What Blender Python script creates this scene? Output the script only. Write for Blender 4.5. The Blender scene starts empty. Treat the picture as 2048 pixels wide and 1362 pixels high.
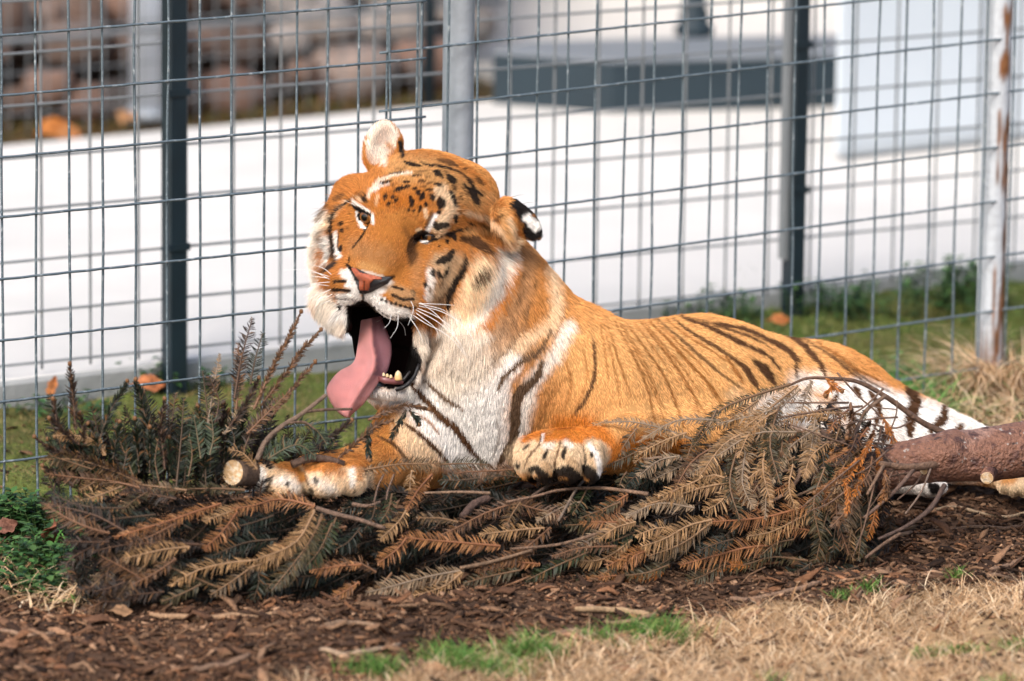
import bpy, math, random
import numpy as np
from mathutils import Vector, Matrix
random.seed(7)
rng = np.random.default_rng(11)
S = bpy.context.scene
COL = S.collection
R = math.radians

# ------------------------------------------------------------------ camera
F = 11378.0                      # focal length in photograph pixels (200 mm on 36 mm, 2048 px)
PITCH, ROLL = R(11.5), R(0.7)
CAM = np.array([0.0, -9.62, 2.33])
D0 = 9.9
PX = F / D0                      # photograph pixels per metre at the tiger
cd = bpy.data.cameras.new('camera'); cam = bpy.data.objects.new('camera', cd); COL.objects.link(cam)
cd.sensor_width = 36; cd.lens = 200; cd.clip_start = 0.5; cd.clip_end = 600
rot = Matrix.Rotation(R(90) - PITCH, 4, 'X') @ Matrix.Rotation(ROLL, 4, 'Z')
cam.matrix_world = Matrix.Translation(Vector(CAM)) @ rot
S.camera = cam
cd.dof.use_dof = True; cd.dof.focus_distance = 9.97; cd.dof.aperture_fstop = 2.9
M3 = np.array(rot.to_3x3())
E_R, E_U, E_F = M3[:, 0], M3[:, 1], -M3[:, 2]

# ------------------------------------------------------------------ light
w = bpy.data.worlds.new('World'); S.world = w; w.use_nodes = True
nt = w.node_tree
bg = nt.nodes['Background']
sky = nt.nodes.new('ShaderNodeTexSky'); sky.sky_type = 'NISHITA'; sky.sun_disc = False
SUN_EL, SUN_AZ = R(46), R(-152)          # azimuth from +Y, clockwise: behind the camera, to its left
sky.sun_elevation = SUN_EL; sky.sun_rotation = SUN_AZ
sky.air_density = 1.0; sky.dust_density = 4.0; sky.ozone_density = 0.6
nt.links.new(sky.outputs[0], bg.inputs[0]); bg.inputs[1].default_value = 0.135
sl = bpy.data.lights.new('sun', 'SUN'); sl.energy = 1.5; sl.angle = R(28); sl.color = (1, .975, .94)
so = bpy.data.objects.new('sun', sl); COL.objects.link(so)
sd = Vector((math.sin(SUN_AZ) * math.cos(SUN_EL), math.cos(SUN_AZ) * math.cos(SUN_EL), math.sin(SUN_EL)))
so.rotation_euler = sd.to_track_quat('Z', 'Y').to_euler()
S.view_settings.view_transform = 'Standard'; S.view_settings.look = 'None'
S.view_settings.gamma = 1; S.view_settings.use_curve_mapping = False
S.view_settings.exposure = 0.80

# ------------------------------------------------------------------ projection helpers
def ray(x, y):
    return E_F[None] + np.outer((np.atleast_1d(x) - 1024.0) / F, E_R) - np.outer((np.atleast_1d(y) - 681.0) / F, E_U)
def at_depth(x, y, wpx):                     # photo pixel + depth (in 1/PX m behind the tiger plane) -> world
    d = D0 + np.atleast_1d(np.asarray(wpx, float)) / PX
    return CAM[None] + ray(np.asarray(x, float), np.asarray(y, float)) * d[:, None]
def at_z(x, y, z=0.0):
    r = ray(np.asarray(x, float), np.asarray(y, float))
    t = (z - CAM[2]) / r[:, 2]
    return CAM[None] + r * t[:, None]
def at_Y(x, y, Y):
    r = ray(np.asarray(x, float), np.asarray(y, float))
    t = (np.atleast_1d(Y) - CAM[1]) / r[:, 1]
    return CAM[None] + r * t[:, None]
def project(P):
    d = np.asarray(P) - CAM
    z = d @ E_F
    return 1024 + F * (d @ E_R) / z, 681 - F * (d @ E_U) / z, (z - D0) * PX

# ------------------------------------------------------------------ object helpers
def setp(o, label=None, cat=None, group=None, kind=None):
    if label: o['label'] = label
    if cat: o['category'] = cat
    if group: o['group'] = group
    if kind: o['kind'] = kind
    return o
def empty(name, loc, label=None, cat=None, group=None):
    o = bpy.data.objects.new(name, None); COL.objects.link(o); o.location = [float(v) for v in loc]
    o.empty_display_size = .05
    return setp(o, label, cat, group)
def wloc(o):
    p = np.zeros(3)
    while o is not None:
        p += np.array(o.location); o = o.parent
    return p
def mesh(name, V, Fc, mat, parent=None, smooth=False, col=None, origin=None, attrs=None):
    """V (n,3) world coordinates; Fc list of faces or int array (m,k)."""
    V = np.asarray(V, float)
    if parent is not None: o0 = wloc(parent)
    elif origin is not None: o0 = np.asarray(origin, float)
    else: o0 = np.zeros(3)
    loc = np.zeros(3)
    if parent is not None and origin is not None:
        loc = np.asarray(origin, float) - o0; o0 = np.asarray(origin, float)
    elif parent is None: loc = o0
    V = V - o0
    me = bpy.data.meshes.new(name)
    if isinstance(Fc, np.ndarray) and len(Fc):
        m, k = Fc.shape
        me.vertices.add(len(V)); me.vertices.foreach_set('co', V.astype(np.float32).ravel())
        me.loops.add(m * k); me.loops.foreach_set('vertex_index', Fc.astype(np.int32).ravel())
        me.polygons.add(m); me.polygons.foreach_set('loop_start', np.arange(0, m * k, k, dtype=np.int32))
        me.update(calc_edges=True)
    else:
        me.from_pydata([tuple(v) for v in V], [], [tuple(int(i) for i in f) for f in Fc])
    if col is not None:
        c = np.asarray(col, np.float32)
        if c.ndim == 1: c = np.tile(c, (len(V), 1))
        if c.shape[1] == 3: c = np.c_[c, np.ones(len(c), np.float32)]
        a = me.attributes.new('col', 'FLOAT_COLOR', 'POINT'); a.data.foreach_set('color', c.astype(np.float32).ravel())
    if smooth:
        me.polygons.foreach_set('use_smooth', np.ones(len(me.polygons), bool))
    if mat: me.materials.append(mat)
    me.validate()
    o = bpy.data.objects.new(name, me); COL.objects.link(o)
    o.location = [float(v) for v in loc]
    if parent is not None: o.parent = parent
    return o
class MB:
    """collects pieces into one mesh"""
    def __init__(s): s.V = []; s.F4 = []; s.F3 = []; s.C = []; s.n = 0
    def add(s, V, Fc, col=None):
        V = np.asarray(V, float); Fc = np.asarray(Fc, int)
        s.V.append(V)
        (s.F4 if Fc.shape[1] == 4 else s.F3).append(Fc + s.n)
        if col is not None:
            c = np.asarray(col, float)
            s.C.append(np.tile(c, (len(V), 1)) if c.ndim == 1 else c)
        s.n += len(V); return s
    def build(s, name, mat, parent=None, smooth=False, origin=None):
        V = np.concatenate(s.V)
        fs = []
        for L in (s.F4, s.F3):
            if L: fs.append(np.concatenate(L))
        Fc = fs[0] if len(fs) == 1 else [tuple(f) for A in fs for f in A]
        return mesh(name, V, Fc, mat, parent, smooth, np.concatenate(s.C) if s.C else None, origin)
def box_vf(lo, hi):
    x0, y0, z0 = lo; x1, y1, z1 = hi
    V = np.array([(x0,y0,z0),(x1,y0,z0),(x1,y1,z0),(x0,y1,z0),(x0,y0,z1),(x1,y0,z1),(x1,y1,z1),(x0,y1,z1)], float)
    return V, np.array([(0,3,2,1),(4,5,6,7),(0,1,5,4),(1,2,6,5),(2,3,7,6),(3,0,4,7)])
def resample(P, n):
    """Catmull-Rom through P, n samples evenly by length"""
    P = np.asarray(P, float)
    if len(P) == 2:
        t = np.linspace(0, 1, n)[:, None]; return P[0] * (1 - t) + P[1] * t
    Q = np.concatenate([[2 * P[0] - P[1]], P, [2 * P[-1] - P[-2]]])
    out = []
    for i in range(len(P) - 1):
        p0, p1, p2, p3 = Q[i:i + 4]
        t = np.linspace(0, 1, 24, endpoint=False)[:, None]
        out.append(.5 * (2 * p1 + (p2 - p0) * t + (2 * p0 - 5 * p1 + 4 * p2 - p3) * t**2 + (3 * p1 - p0 - 3 * p2 + p3) * t**3))
    out = np.concatenate(out + [P[-1:]])
    L = np.r_[0, np.cumsum(np.linalg.norm(np.diff(out, axis=0), axis=1))]
    s = np.linspace(0, L[-1], n)
    return np.stack([np.interp(s, L, out[:, k]) for k in range(out.shape[1])], 1)
def frames(P, up=(0, 0, 1)):
    T = np.gradient(P, axis=0); T /= np.linalg.norm(T, axis=1)[:, None] + 1e-12
    u = np.asarray(up, float)
    if abs(T.mean(0) @ u) > .9 * np.linalg.norm(T.mean(0)): u = np.array([0.3, 1, .1])
    B = np.cross(T, u); B /= np.linalg.norm(B, axis=1)[:, None] + 1e-12
    N = np.cross(B, T)
    return T, N, B
def tube_vf(P, r, n=6, caps=True):
    P = np.asarray(P, float); m = len(P)
    r = np.broadcast_to(np.asarray(r, float), (m,))
    T, N, B = frames(P)
    a = np.linspace(0, 2 * np.pi, n, endpoint=False)
    V = P[:, None] + r[:, None, None] * (np.cos(a)[None, :, None] * N[:, None] + np.sin(a)[None, :, None] * B[:, None])
    V = V.reshape(-1, 3)
    i = np.arange(m - 1)[:, None] * n; j = np.arange(n)[None]; k = (j + 1) % n
    Fq = np.stack([i + j, i + k, i + n + k, i + n + j], -1).reshape(-1, 4)
    if caps:
        V = np.concatenate([V, P[:1], P[-1:]])
        c0, c1 = m * n, m * n + 1
        j = np.arange(n); k = (j + 1) % n; b = (m - 1) * n
        Fq = np.concatenate([Fq, np.stack([np.full(n, c0), k, j, j], -1), np.stack([np.full(n, c1), b + j, b + k, b + k], -1)])
        # degenerate quads become triangles below
    return V, Fq
def clean_faces(Fq):
    return [tuple(dict.fromkeys(int(i) for i in f)) for f in Fq]
def tube(name, P, r, mat, parent=None, n=6, col=None, smooth=True, origin=None):
    V, Fq = tube_vf(P, r, n)
    return mesh(name, V, clean_faces(Fq), mat, parent, smooth, col, origin)
def vnoise(P, scale, seed=0):
    """cheap value noise, P (n,d) -> (n,) in 0..1"""
    P = np.asarray(P, float) * scale
    d = P.shape[1]
    i0 = np.floor(P).astype(np.int64); f = P - i0; f = f * f * (3 - 2 * f)
    out = np.zeros(len(P))
    for c in range(2 ** d):
        off = np.array([(c >> k) & 1 for k in range(d)])
        wgt = np.prod(np.where(off, f, 1 - f), axis=1)
        q = i0 + off
        h = q[:, 0] * 374761393 + seed * 974711
        if d > 1: h = h + q[:, 1] * 668265263
        if d > 2: h = h + q[:, 2] * 1440662683
        h = (h ^ (h >> 13)) * 1274126177
        h = (h ^ (h >> 16)) & 0xffff
        out += wgt * h / 65535.0
    return out

# ------------------------------------------------------------------ materials
def mat(name, rgb=(.5,.5,.5), rough=.7, metal=0.0, spec=.5, attr=None, noise=None, bump=None, mix=None, trans=None):
    """attr: take base colour from colour attribute; noise: (scale, amount) brightness grain;
       mix: list of (rgb, scale, lo, hi) noise blotches laid over the base; bump: (scale, strength)"""
    m = bpy.data.materials.new(name); m.use_nodes = True
    t = m.node_tree; b = t.nodes['Principled BSDF']
    b.inputs['Roughness'].default_value = rough; b.inputs['Metallic'].default_value = metal
    b.inputs['Specular IOR Level'].default_value = spec
    if attr:
        a = t.nodes.new('ShaderNodeAttribute'); a.attribute_name = attr; c = a.outputs['Color']
    else:
        a = t.nodes.new('ShaderNodeRGB'); a.outputs[0].default_value = (*rgb, 1); c = a.outputs[0]
    tc = t.nodes.new('ShaderNodeTexCoord')
    for (rgb2, sc, lo, hi) in (mix or []):
        n = t.nodes.new('ShaderNodeTexNoise'); n.inputs['Scale'].default_value = sc; n.inputs['Detail'].default_value = 6
        t.links.new(tc.outputs['Object'], n.inputs['Vector'])
        rp = t.nodes.new('ShaderNodeMapRange'); rp.inputs[1].default_value = lo; rp.inputs[2].default_value = hi
        t.links.new(n.outputs['Fac'], rp.inputs[0])
        mx = t.nodes.new('ShaderNodeMix'); mx.data_type = 'RGBA'
        t.links.new(rp.outputs[0], mx.inputs[0]); t.links.new(c, mx.inputs[6]); mx.inputs[7].default_value = (*rgb2, 1)
        c = mx.outputs[2]
    if noise:
        n = t.nodes.new('ShaderNodeTexNoise'); n.inputs['Scale'].default_value = noise[0]; n.inputs['Detail'].default_value = 8
        t.links.new(tc.outputs['Object'], n.inputs['Vector'])
        rp = t.nodes.new('ShaderNodeMapRange'); rp.inputs[1].default_value = .25; rp.inputs[2].default_value = .75
        rp.inputs[3].default_value = 1 - noise[1]; rp.inputs[4].default_value = 1 + noise[1]
        t.links.new(n.outputs['Fac'], rp.inputs[0])
        mm = t.nodes.new('ShaderNodeVectorMath'); mm.operation = 'SCALE'
        t.links.new(c, mm.inputs[0]); t.links.new(rp.outputs[0], mm.inputs['Scale']); c = mm.outputs[0]
    t.links.new(c, b.inputs['Base Color'])
    if bump:
        n = t.nodes.new('ShaderNodeTexNoise'); n.inputs['Scale'].default_value = bump[0]; n.inputs['Detail'].default_value = 8
        t.links.new(tc.outputs['Object'], n.inputs['Vector'])
        bm = t.nodes.new('ShaderNodeBump'); bm.inputs['Strength'].default_value = bump[1]; bm.inputs['Distance'].default_value = .01
        t.links.new(n.outputs['Fac'], bm.inputs['Height']); t.links.new(bm.outputs[0], b.inputs['Normal'])
    if trans:
        b.inputs['Subsurface Weight'].default_value = trans; b.inputs['Subsurface Radius'].default_value = (.01, .006, .004)
        b.inputs['Subsurface Scale'].default_value = 1.0
    return m
# ------------------------------------------------------------------ ground and far setting
M_conc = mat('concrete', (.635,.61,.57), .85, noise=(3.0,.05), mix=[((.52,.51,.48),1.4,.5,.8)], bump=(60,.12))
M_slabface = mat('slab_face', (.30,.31,.31), .9, noise=(6,.15), bump=(40,.3))
M_navy = mat('navy_steel', (.007,.017,.025), .45, noise=(14,.25))
M_galv = mat('galvanised', (.36,.40,.44), .5, metal=.25, noise=(30,.12), bump=(90,.12))
M_wire = mat('wire_zinc', (.125,.165,.19), .5, metal=.25, mix=[((.34,.38,.40),70,.56,.72)], bump=(160,.35))
M_bwire = mat('dull_wire', (.19,.205,.215), .6, metal=.1, mix=[((.22,.23,.24),40,.55,.7)])
M_rust = mat('rusty_paint', attr='col', rough=.65, noise=(40,.12), bump=(90,.3))
M_plinth = mat('charcoal_panel', (.010,.024,.035), .7, noise=(8,.15))
M_plinthtop = mat('grey_cap', (.17,.19,.21), .6, noise=(5,.08))
M_cab = mat('pale_metal', (.60,.655,.70), .45, noise=(2,.03))
M_paleboard = mat('pale_board', (.50,.47,.45), .8, noise=(4,.08))
M_stone = mat('stone', attr='col', rough=.9, noise=(14,.3), bump=(25,.6))
M_post = mat('pale_post', (.44,.48,.54), .5, noise=(6,.05))

def ground_zone(X, Y):
    """weights of dirt, dry grass, green for the one ground sheet"""
    n = vnoise(np.c_[X, Y], 5.0, 3) - .5
    dry = np.clip((np.interp(X, [-1.2, -.25, .31, .88, 1.6], [-1.5, -.87, -.44, -.16, .05]) - Y) / .05 + n * 2.4, 0, 1)
    back = np.clip((Y - (.15 + .58 * (X + .9) + .06)) / .12 + n * 2.0, 0, 1)
    return dry, back
# one sheet: fine cells where the camera looks, coarse cells out to the horizon
gx = np.unique(np.r_[-150, -60, -25, -12, -6, -3.5, np.linspace(-2, 2.2, 280), 3.5, 6, 12, 25, 60, 150])
gy = np.unique(np.r_[-60, -25, -12, -6, -3, np.linspace(-1.5, 2.8, 300), np.linspace(3.2, 9, 20), 14, 25, 60, 150, 300])
GX, GY = np.meshgrid(gx, gy); P2 = np.c_[GX.ravel(), GY.ravel()]
def ground_h(X, Y):
    P = np.c_[X, Y]
    h = .030 * (vnoise(P, 3.1, 1) - .5) + .020 * (vnoise(P, 9, 2) - .5) + .010 * (vnoise(P, 27, 4) - .5) + .005 * (vnoise(P, 70, 5) - .5)
    near = (np.abs(X) < 2.2) & (Y > -1.6) & (Y < 2.6)
    return np.where(near, h, -.02)
gz = ground_h(P2[:, 0], P2[:, 1])
dry, back = ground_zone(P2[:, 0], P2[:, 1])
n1 = vnoise(P2, 12, 8)[:, None]; n2 = vnoise(P2, 40, 9)[:, None]
dirt = np.array([.082,.046,.028]) * (.55 + .6 * n1 + .35 * n2)
straw = np.array([.36,.235,.125]) * (.6 + .5 * n1)
moss = np.array([.085,.115,.022]) * (.55 + .7 * n1) ; moss = moss * (1 - .45 * n2) + np.array([.15,.11,.05]) * .45 * n2
gc = dirt * (1 - dry[:, None]) + straw * dry[:, None]
gc = gc * (1 - back[:, None]) + moss * back[:, None]
far = (P2[:, 1] > 4.0)[:, None]
gc = np.where(far, np.array([.15,.10,.05]) * (.6 + .6 * n1), gc)
nx, ny = len(gx), len(gy)
ii = np.arange(ny - 1)[:, None] * nx + np.arange(nx - 1)[None]
gf = np.stack([ii, ii + 1, ii + nx + 1, ii + nx], -1).reshape(-1, 4)
M_ground = mat('soil', attr='col', rough=.95, spec=.15, noise=(55,.45), bump=(90,.8))
g = mesh('ground', np.c_[P2, gz], gf, M_ground, smooth=True, col=gc); setp(g, 'dark mulch soil turning to straw in front and moss behind', kind='structure')

# sky dome is the world itself
# concrete walkway beyond the fences
Wt = .05
wl0, wl1 = at_z(-900, 765 + .1205 * 900, Wt)[0], at_z(3000, 765 - .1205 * 3000, Wt)[0]
wf0, wf1 = at_z(-900, 290 + .093 * 900, Wt)[0], at_z(3000, 290 - .093 * 3000, Wt)[0]
V = np.array([wl0, wl1, wf1, wf0]); Vb = V.copy(); Vb[:, 2] = -.15
o = mesh('walkway', np.r_[V, Vb], [(0,1,2,3),(7,6,5,4),(1,0,4,5),(2,1,5,6),(3,2,6,7),(0,3,7,4)], M_conc)
o.data.materials.append(M_slabface); o.data.polygons[2].material_index = 1
setp(o, 'pale concrete walkway running behind the fences', kind='structure')
o.modifiers.new('b', 'BEVEL').width = .008
# pale hardstanding behind, right of the rock wall
a0 = at_z(960, 100, -.005)[0]; 
hv = np.array([at_z(940,130,.03)[0], at_z(2600,20,.03)[0], at_z(2600,-260,.03)[0], at_z(700,-260,.03)[0]])
o = mesh('pavement', np.r_[hv, hv - [0,0,.1]], [(0,1,2,3),(7,6,5,4),(1,0,4,5),(2,1,5,6),(3,2,6,7),(0,3,7,4)], M_conc)
setp(o, 'pale paved strip behind the dark plinth', kind='structure')

# plinth with grey cap
zt = .185
A, B, Cc = at_z(985,207,Wt)[0], at_z(1225,226,Wt)[0], at_z(1720,212,Wt)[0]
Dd, Ee = at_z(1760,66,zt)[0], at_z(1060,82,zt)[0]
def prism(poly, z0, z1):
    n = len(poly); V = np.r_[np.c_[np.array(poly)[:, :2], np.full(n, z0)], np.c_[np.array(poly)[:, :2], np.full(n, z1)]]
    return V, [tuple(range(n - 1, -1, -1)), tuple(range(n, 2 * n))] + [(i, (i + 1) % n, n + (i + 1) % n, n + i) for i in range(n)]
base = (A + B + Cc) / 3; base[2] = Wt
pl = empty('plinth', base, 'low charcoal plinth with a light grey top on the concrete walkway', 'plinth')
poly = [A, B, Cc, Dd, Ee]
V, Fc = prism(poly, Wt, zt - .012); mesh('side_panel', V, Fc, M_plinth, pl)
cen = np.mean(poly, 0); V, Fc = prism([cen + (p - cen) * 1.012 for p in poly], zt - .012, zt)
o = mesh('cap', V, Fc, M_plinthtop, pl); o.modifiers.new('b', 'BEVEL').width = .006
# parasol foot on the plinth
c = at_z(1388, 70, zt)[0]
st = empty('parasol_stand', c, 'dark pole on a stepped foot standing on the plinth', 'parasol stand')
def lathe(prof, c, n=20):
    a = np.linspace(0, 2 * np.pi, n, endpoint=False)
    V = np.concatenate([np.c_[c[0] + r * np.cos(a), c[1] + r * np.sin(a), np.full(n, c[2] + z)] for r, z in prof])
    Fc = [(i * n + j, i * n + (j + 1) % n, (i + 1) * n + (j + 1) % n, (i + 1) * n + j) for i in range(len(prof) - 1) for j in range(n)]
    return V, Fc + [tuple(range(n - 1, -1, -1)), tuple(range((len(prof) - 1) * n, len(prof) * n))]
V, Fc = lathe([(.05,0),(.05,.025),(.038,.032),(.038,.06),(.03,.075),(.03,.11)], c); mesh('foot', V, Fc, M_plinth, st, True)
V, Fc = lathe([(.024,.11),(.024,1.6)], c); mesh('pole', V, Fc, M_navy, st, True)

# pale metal cabinet on the right
c0, c1 = at_z(1668,324,Wt)[0], at_z(2250,258,Wt)[0]
e = (c1 - c0); L = np.linalg.norm(e); e /= L; nrm = np.array([-e[1], e[0], 0])
cb = empty('metal_cabinet', (c0 + c1) / 2, 'pale blue grey metal cabinet beside the dark plinth', 'cabinet')
def obox(c0, e, nrm, L, D, z0, z1):
    b = [c0, c0 + e * L, c0 + e * L + nrm * D, c0 + nrm * D]
    return prism(b, z0, z1)
nrm = np.array([.16, .987, 0])
V, Fc = obox(c0, e, nrm, L, .5, Wt + .012, 1.35); o = mesh('body', V, Fc, M_cab, cb); o.modifiers.new('b', 'BEVEL').width = .01
for k in range(2):
    V, Fc = obox(c0 + e * (.02 + k * L / 2) - nrm * .010, e, nrm, L / 2 - .03, .0085, Wt + .04, 1.31)
    o = mesh('door_panel', V, Fc, M_cab, cb); o.modifiers.new('b', 'BEVEL').width = .003
V, Fc = obox(c0 + e * .02 + nrm * .03, e, nrm, L - .04, .48, Wt, Wt + .012); mesh('foot_rail', V, Fc, M_galv, cb)

# rock wall far left: every boulder its own part
rw0, rw1 = at_z(-700, 304, 0)[0], at_z(950, 165, 0)[0]
rw = empty('rock_wall', (rw0 + rw1) / 2, 'brown rock wall beyond the walkway far left', 'wall')
def boulder(c, r, seed):
    n, m = 9, 6
    th = np.linspace(0, 2 * np.pi, n, endpoint=False); ph = np.linspace(.02, np.pi - .02, m)
    T, Pp = np.meshgrid(th, ph); D = np.stack([np.sin(Pp) * np.cos(T), np.sin(Pp) * np.sin(T), np.cos(Pp)], -1).reshape(-1, 3)
    k = .75 + .55 * vnoise(D + seed * 7.3, 1.7, seed)
    V = c + np.sign(D) * np.abs(D) ** .75 * np.asarray(r) * k[:, None]
    i = np.arange(m - 1)[:, None] * n; j = np.arange(n)[None]
    Fc = np.stack([i + j, i + n + j, i + n + (j + 1) % n, i + (j + 1) % n], -1).reshape(-1, 4)
    return V, Fc
pal = np.array([[.30,.17,.12],[.20,.115,.08],[.36,.235,.18],[.12,.075,.06],[.26,.155,.11],[.42,.30,.24],[.07,.055,.05]])
t = 0; k = 0
dirw = rw1 - rw0
for row in range(5):
    t = rng.uniform(0, .03)
    while t < 1:
        r = rng.uniform(.035, .10)
        c = rw0 + dirw * t + np.array([0, .10 * row + rng.uniform(0, .08), .05 + row * .105 + rng.uniform(-.03, .03)])
        V, Fc = boulder(c, (r * 1.15, r, r * .78), k); k += 1
        cc = pal[rng.integers(len(pal))] * np.array([.62,.66,.70]) * rng.uniform(.45, 1.3)
        if t > .72 and row > 0: cc = np.array([.32,.28,.255]) * rng.uniform(.7, 1.2)
        mesh('boulder', V, Fc, M_stone, rw, True, col=cc)
        t += r * 1.75 / np.linalg.norm(dirw)
# earth bank behind the boulders keeps the joints closed
V, Fc = prism([rw0 + [0,.28,0], rw1 + [0,.28,0], rw1 + [0,1.6,0], rw0 + [0,1.6,0]], -.05, .50)
o = mesh('earth_core', V, Fc, M_stone, rw, col=(.10,.07,.055))
# pale board fence far behind, each board a part
b0, b1 = at_z(560, 20, .03)[0], at_z(2500, -60, .03)[0]
bf = empty('board_fence', (b0 + b1) / 2, 'pale upright board fence far behind the plinth', 'fence')
nb = 34; eb = (b1 - b0) / nb
for k in range(nb):
    c = b0 + eb * k; d = rng.uniform(0, .015)
    V, Fc = prism([c + [0,d,0], c + eb * .965 + [0,d,0], c + eb * .965 + [0,d+.02,0], c + [0,d+.02,0]], .0, 1.6)
    mesh('board', V, Fc, M_paleboard, bf)
for z in (.35, 1.2):
    V, Fc = prism([b0 + [0,.04,0], b1 + [0,.04,0], b1 + [0,.08,0], b0 + [0,.08,0]], z, z + .09); mesh('rail', V, Fc, M_paleboard, bf)
# pale square post and navy post at the walkway's far side
p = at_z(294, 240, .0)[0]
po = empty('square_post', p, 'pale blue grey square post before the rock wall', 'post')
V, Fc = box_vf((p[0]-.041,p[1]-.041,0),(p[0]+.041,p[1]+.041,1.8)); o = mesh('shaft', V, Fc, M_post, po); o.modifiers.new('b','BEVEL').width=.006
V, Fc = box_vf((p[0]-.052,p[1]-.052,0),(p[0]+.052,p[1]+.052,.03)); mesh('collar', V, Fc, M_galv, po)

# ------------------------------------------------------------------ fences
def wire_panel(root, p0, p1, nv, rows0, rows1, x0, x1, r, m, ztop, zbot, jit=.0):
    """p0,p1: plan end points; rows: heights at both ends; x0,x1: overhang of the cross wires"""
    e = (p1 - p0)
    nrm = np.array([e[1], -e[0], 0]); nrm /= np.linalg.norm(nrm)        # towards the camera
    for k in range(nv):
        t = k / (nv - 1)
        b = p0 + e * t
        n = 26
        z = np.linspace(zbot(t), ztop, n)
        P = np.c_[np.full(n, b[0]), np.full(n, b[1]), z]
        P[:, :2] += (np.c_[vnoise(np.c_[z * 2 + k * 9, z * 0], 3, 3), vnoise(np.c_[z * 2 + k * 5, z * 0 + 9], 3, 4)] - .5) * jit
        tube('vertical_wire', P, r * (.95 + .16 * vnoise(np.c_[z * 60, z * 0 + k], 1, 5)), m, root, 6)
    for i, (za, zb) in enumerate(zip(rows0, rows1)):
        n = 70
        t = np.linspace(x0, x1, n)[:, None]
        P = p0 + e * t + nrm * r * 1.7
        P[:, 2] = (za + (zb - za) * t[:, 0])
        cell = 1 / (nv - 1)
        P[:, 2] -= .0008 * np.abs(np.sin(np.pi * t[:, 0] / cell)) * (jit > 0)
        tube('cross_wire', P, r * (.95 + .16 * vnoise(np.c_[t[:, 0] * 200, t[:, 0] * 0 + i], 1, 6)), m, root, 6)
def rowz(x, ys, Y): return [at_Y(x, y, Y)[0][2] for y in ys]
def plan(x, y, Y):
    p = at_Y(x, y, Y)[0]; p[2] = 0; return p
# front left panel
YL0, YL1 = .12, .60
pL0, pL1 = plan(6, 600, YL0), plan(838, 600, YL1)
ys0 = [-50,70,190,313.5,433,557,679.5,802,922,1042]
ys1 = [-110,1,116,233,350,469,586,700,820,938]
f1 = empty('wire_fence', (pL0 + pL1) / 2, 'welded wire fence panel with small upright cells, left of the round grey post', 'fence', 'front fence panels')
zL0, zL1 = np.array(rowz(4, ys0, YL0)), np.array(rowz(836, ys1, YL1)); kx = 7 / 13.0
wire_panel(f1, pL0 - (pL1 - pL0) * kx, pL1, 21, zL0 - (zL1 - zL0) * kx, zL1, -.02, 1.006, .0023, M_wire, 1.25, lambda t: -.01 + .03 * t, .004)
# panel further left, out of frame, so the fence goes on
# front right panel with its two posts
YR0, YR1 = .57, 1.33
pR0, pR1 = plan(773, 350, YR0), plan(2020, 350, YR1)
yr0 = [-14,103,220,336,452,568,684,800,916]
yr1 = [-138,-32,74,181,290,398,508,617,727]
f2 = empty('wire_fence', (pR0 + pR1) / 2, 'welded wire fence panel on a round grey post and a rusty post, behind the tiger', 'fence', 'front fence panels')
wire_panel(f2, pR0, pR0 + (pR1 - pR0) * (24 / 22.0), 25, rowz(770, yr0, YR0), None or [a + (b - a) * (24 / 22.0) for a, b in zip(rowz(770, yr0, YR0), rowz(2018, yr1, YR1))],
           -.012, 1.02, .0023, M_wire, 1.25, lambda t: -.02 + .02 * t, .004)
def round_post(p, r, m, name, root, ztop=1.4, seed=1):
    n, h = 28, 40
    if seed == 2: h = 260
    z = np.linspace(-.05, ztop, h)
    P = np.c_[np.full(h, p[0]), np.full(h, p[1]), z]
    V, Fq = tube_vf(P, r, n)
    col = None
    if seed == 2:      # rust runs down one side from each wire tie
        d = V - np.array([p[0], p[1], 0]); side = (d @ np.array([1, -.35, 0])) / r
        zz = V[:, 2]
        streak = vnoise(np.c_[np.arctan2(d[:, 1], d[:, 0]) * 7, zz * 5], 1.6, 71) + .6 * vnoise(np.c_[np.arctan2(d[:, 1], d[:, 0]) * 16, zz * 12], 1.5, 72)
        tie = .5 + .5 * np.cos(zz * 2 * np.pi / .109)
        k_ = np.clip((side * .75 + streak * .8 + .25 * tie - 1.33) * 5, 0, 1)[:, None]
        k2_ = np.clip((.10 - zz) * 12 + streak - .6, 0, 1)[:, None]
        rc = np.array([.17,.07,.024]) * (.7 + .8 * vnoise(np.c_[zz * 60, side * 4], 1, 73)[:, None])
        col = np.array([.50,.535,.57]) * (1 - np.maximum(k_, k2_)) + rc * np.maximum(k_, k2_)
    return mesh(name, V, clean_faces(Fq), m, root, True, col)
eR = (pR1 - pR0) / np.linalg.norm(pR1 - pR0); nR = np.array([-eR[1], eR[0], 0])
pp = plan(930, 200, YR0 + .10); round_post(pp + nR * .024, .0290, M_galv, 'round_post', f2)
pq = plan(2006, 350, YR1 - .02)
rp = round_post(pq + nR * .028, .0272, M_rust, 'rusty_post', f2, 1.4, 2); rp['label'] = 'pale post streaked with rust'
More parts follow.
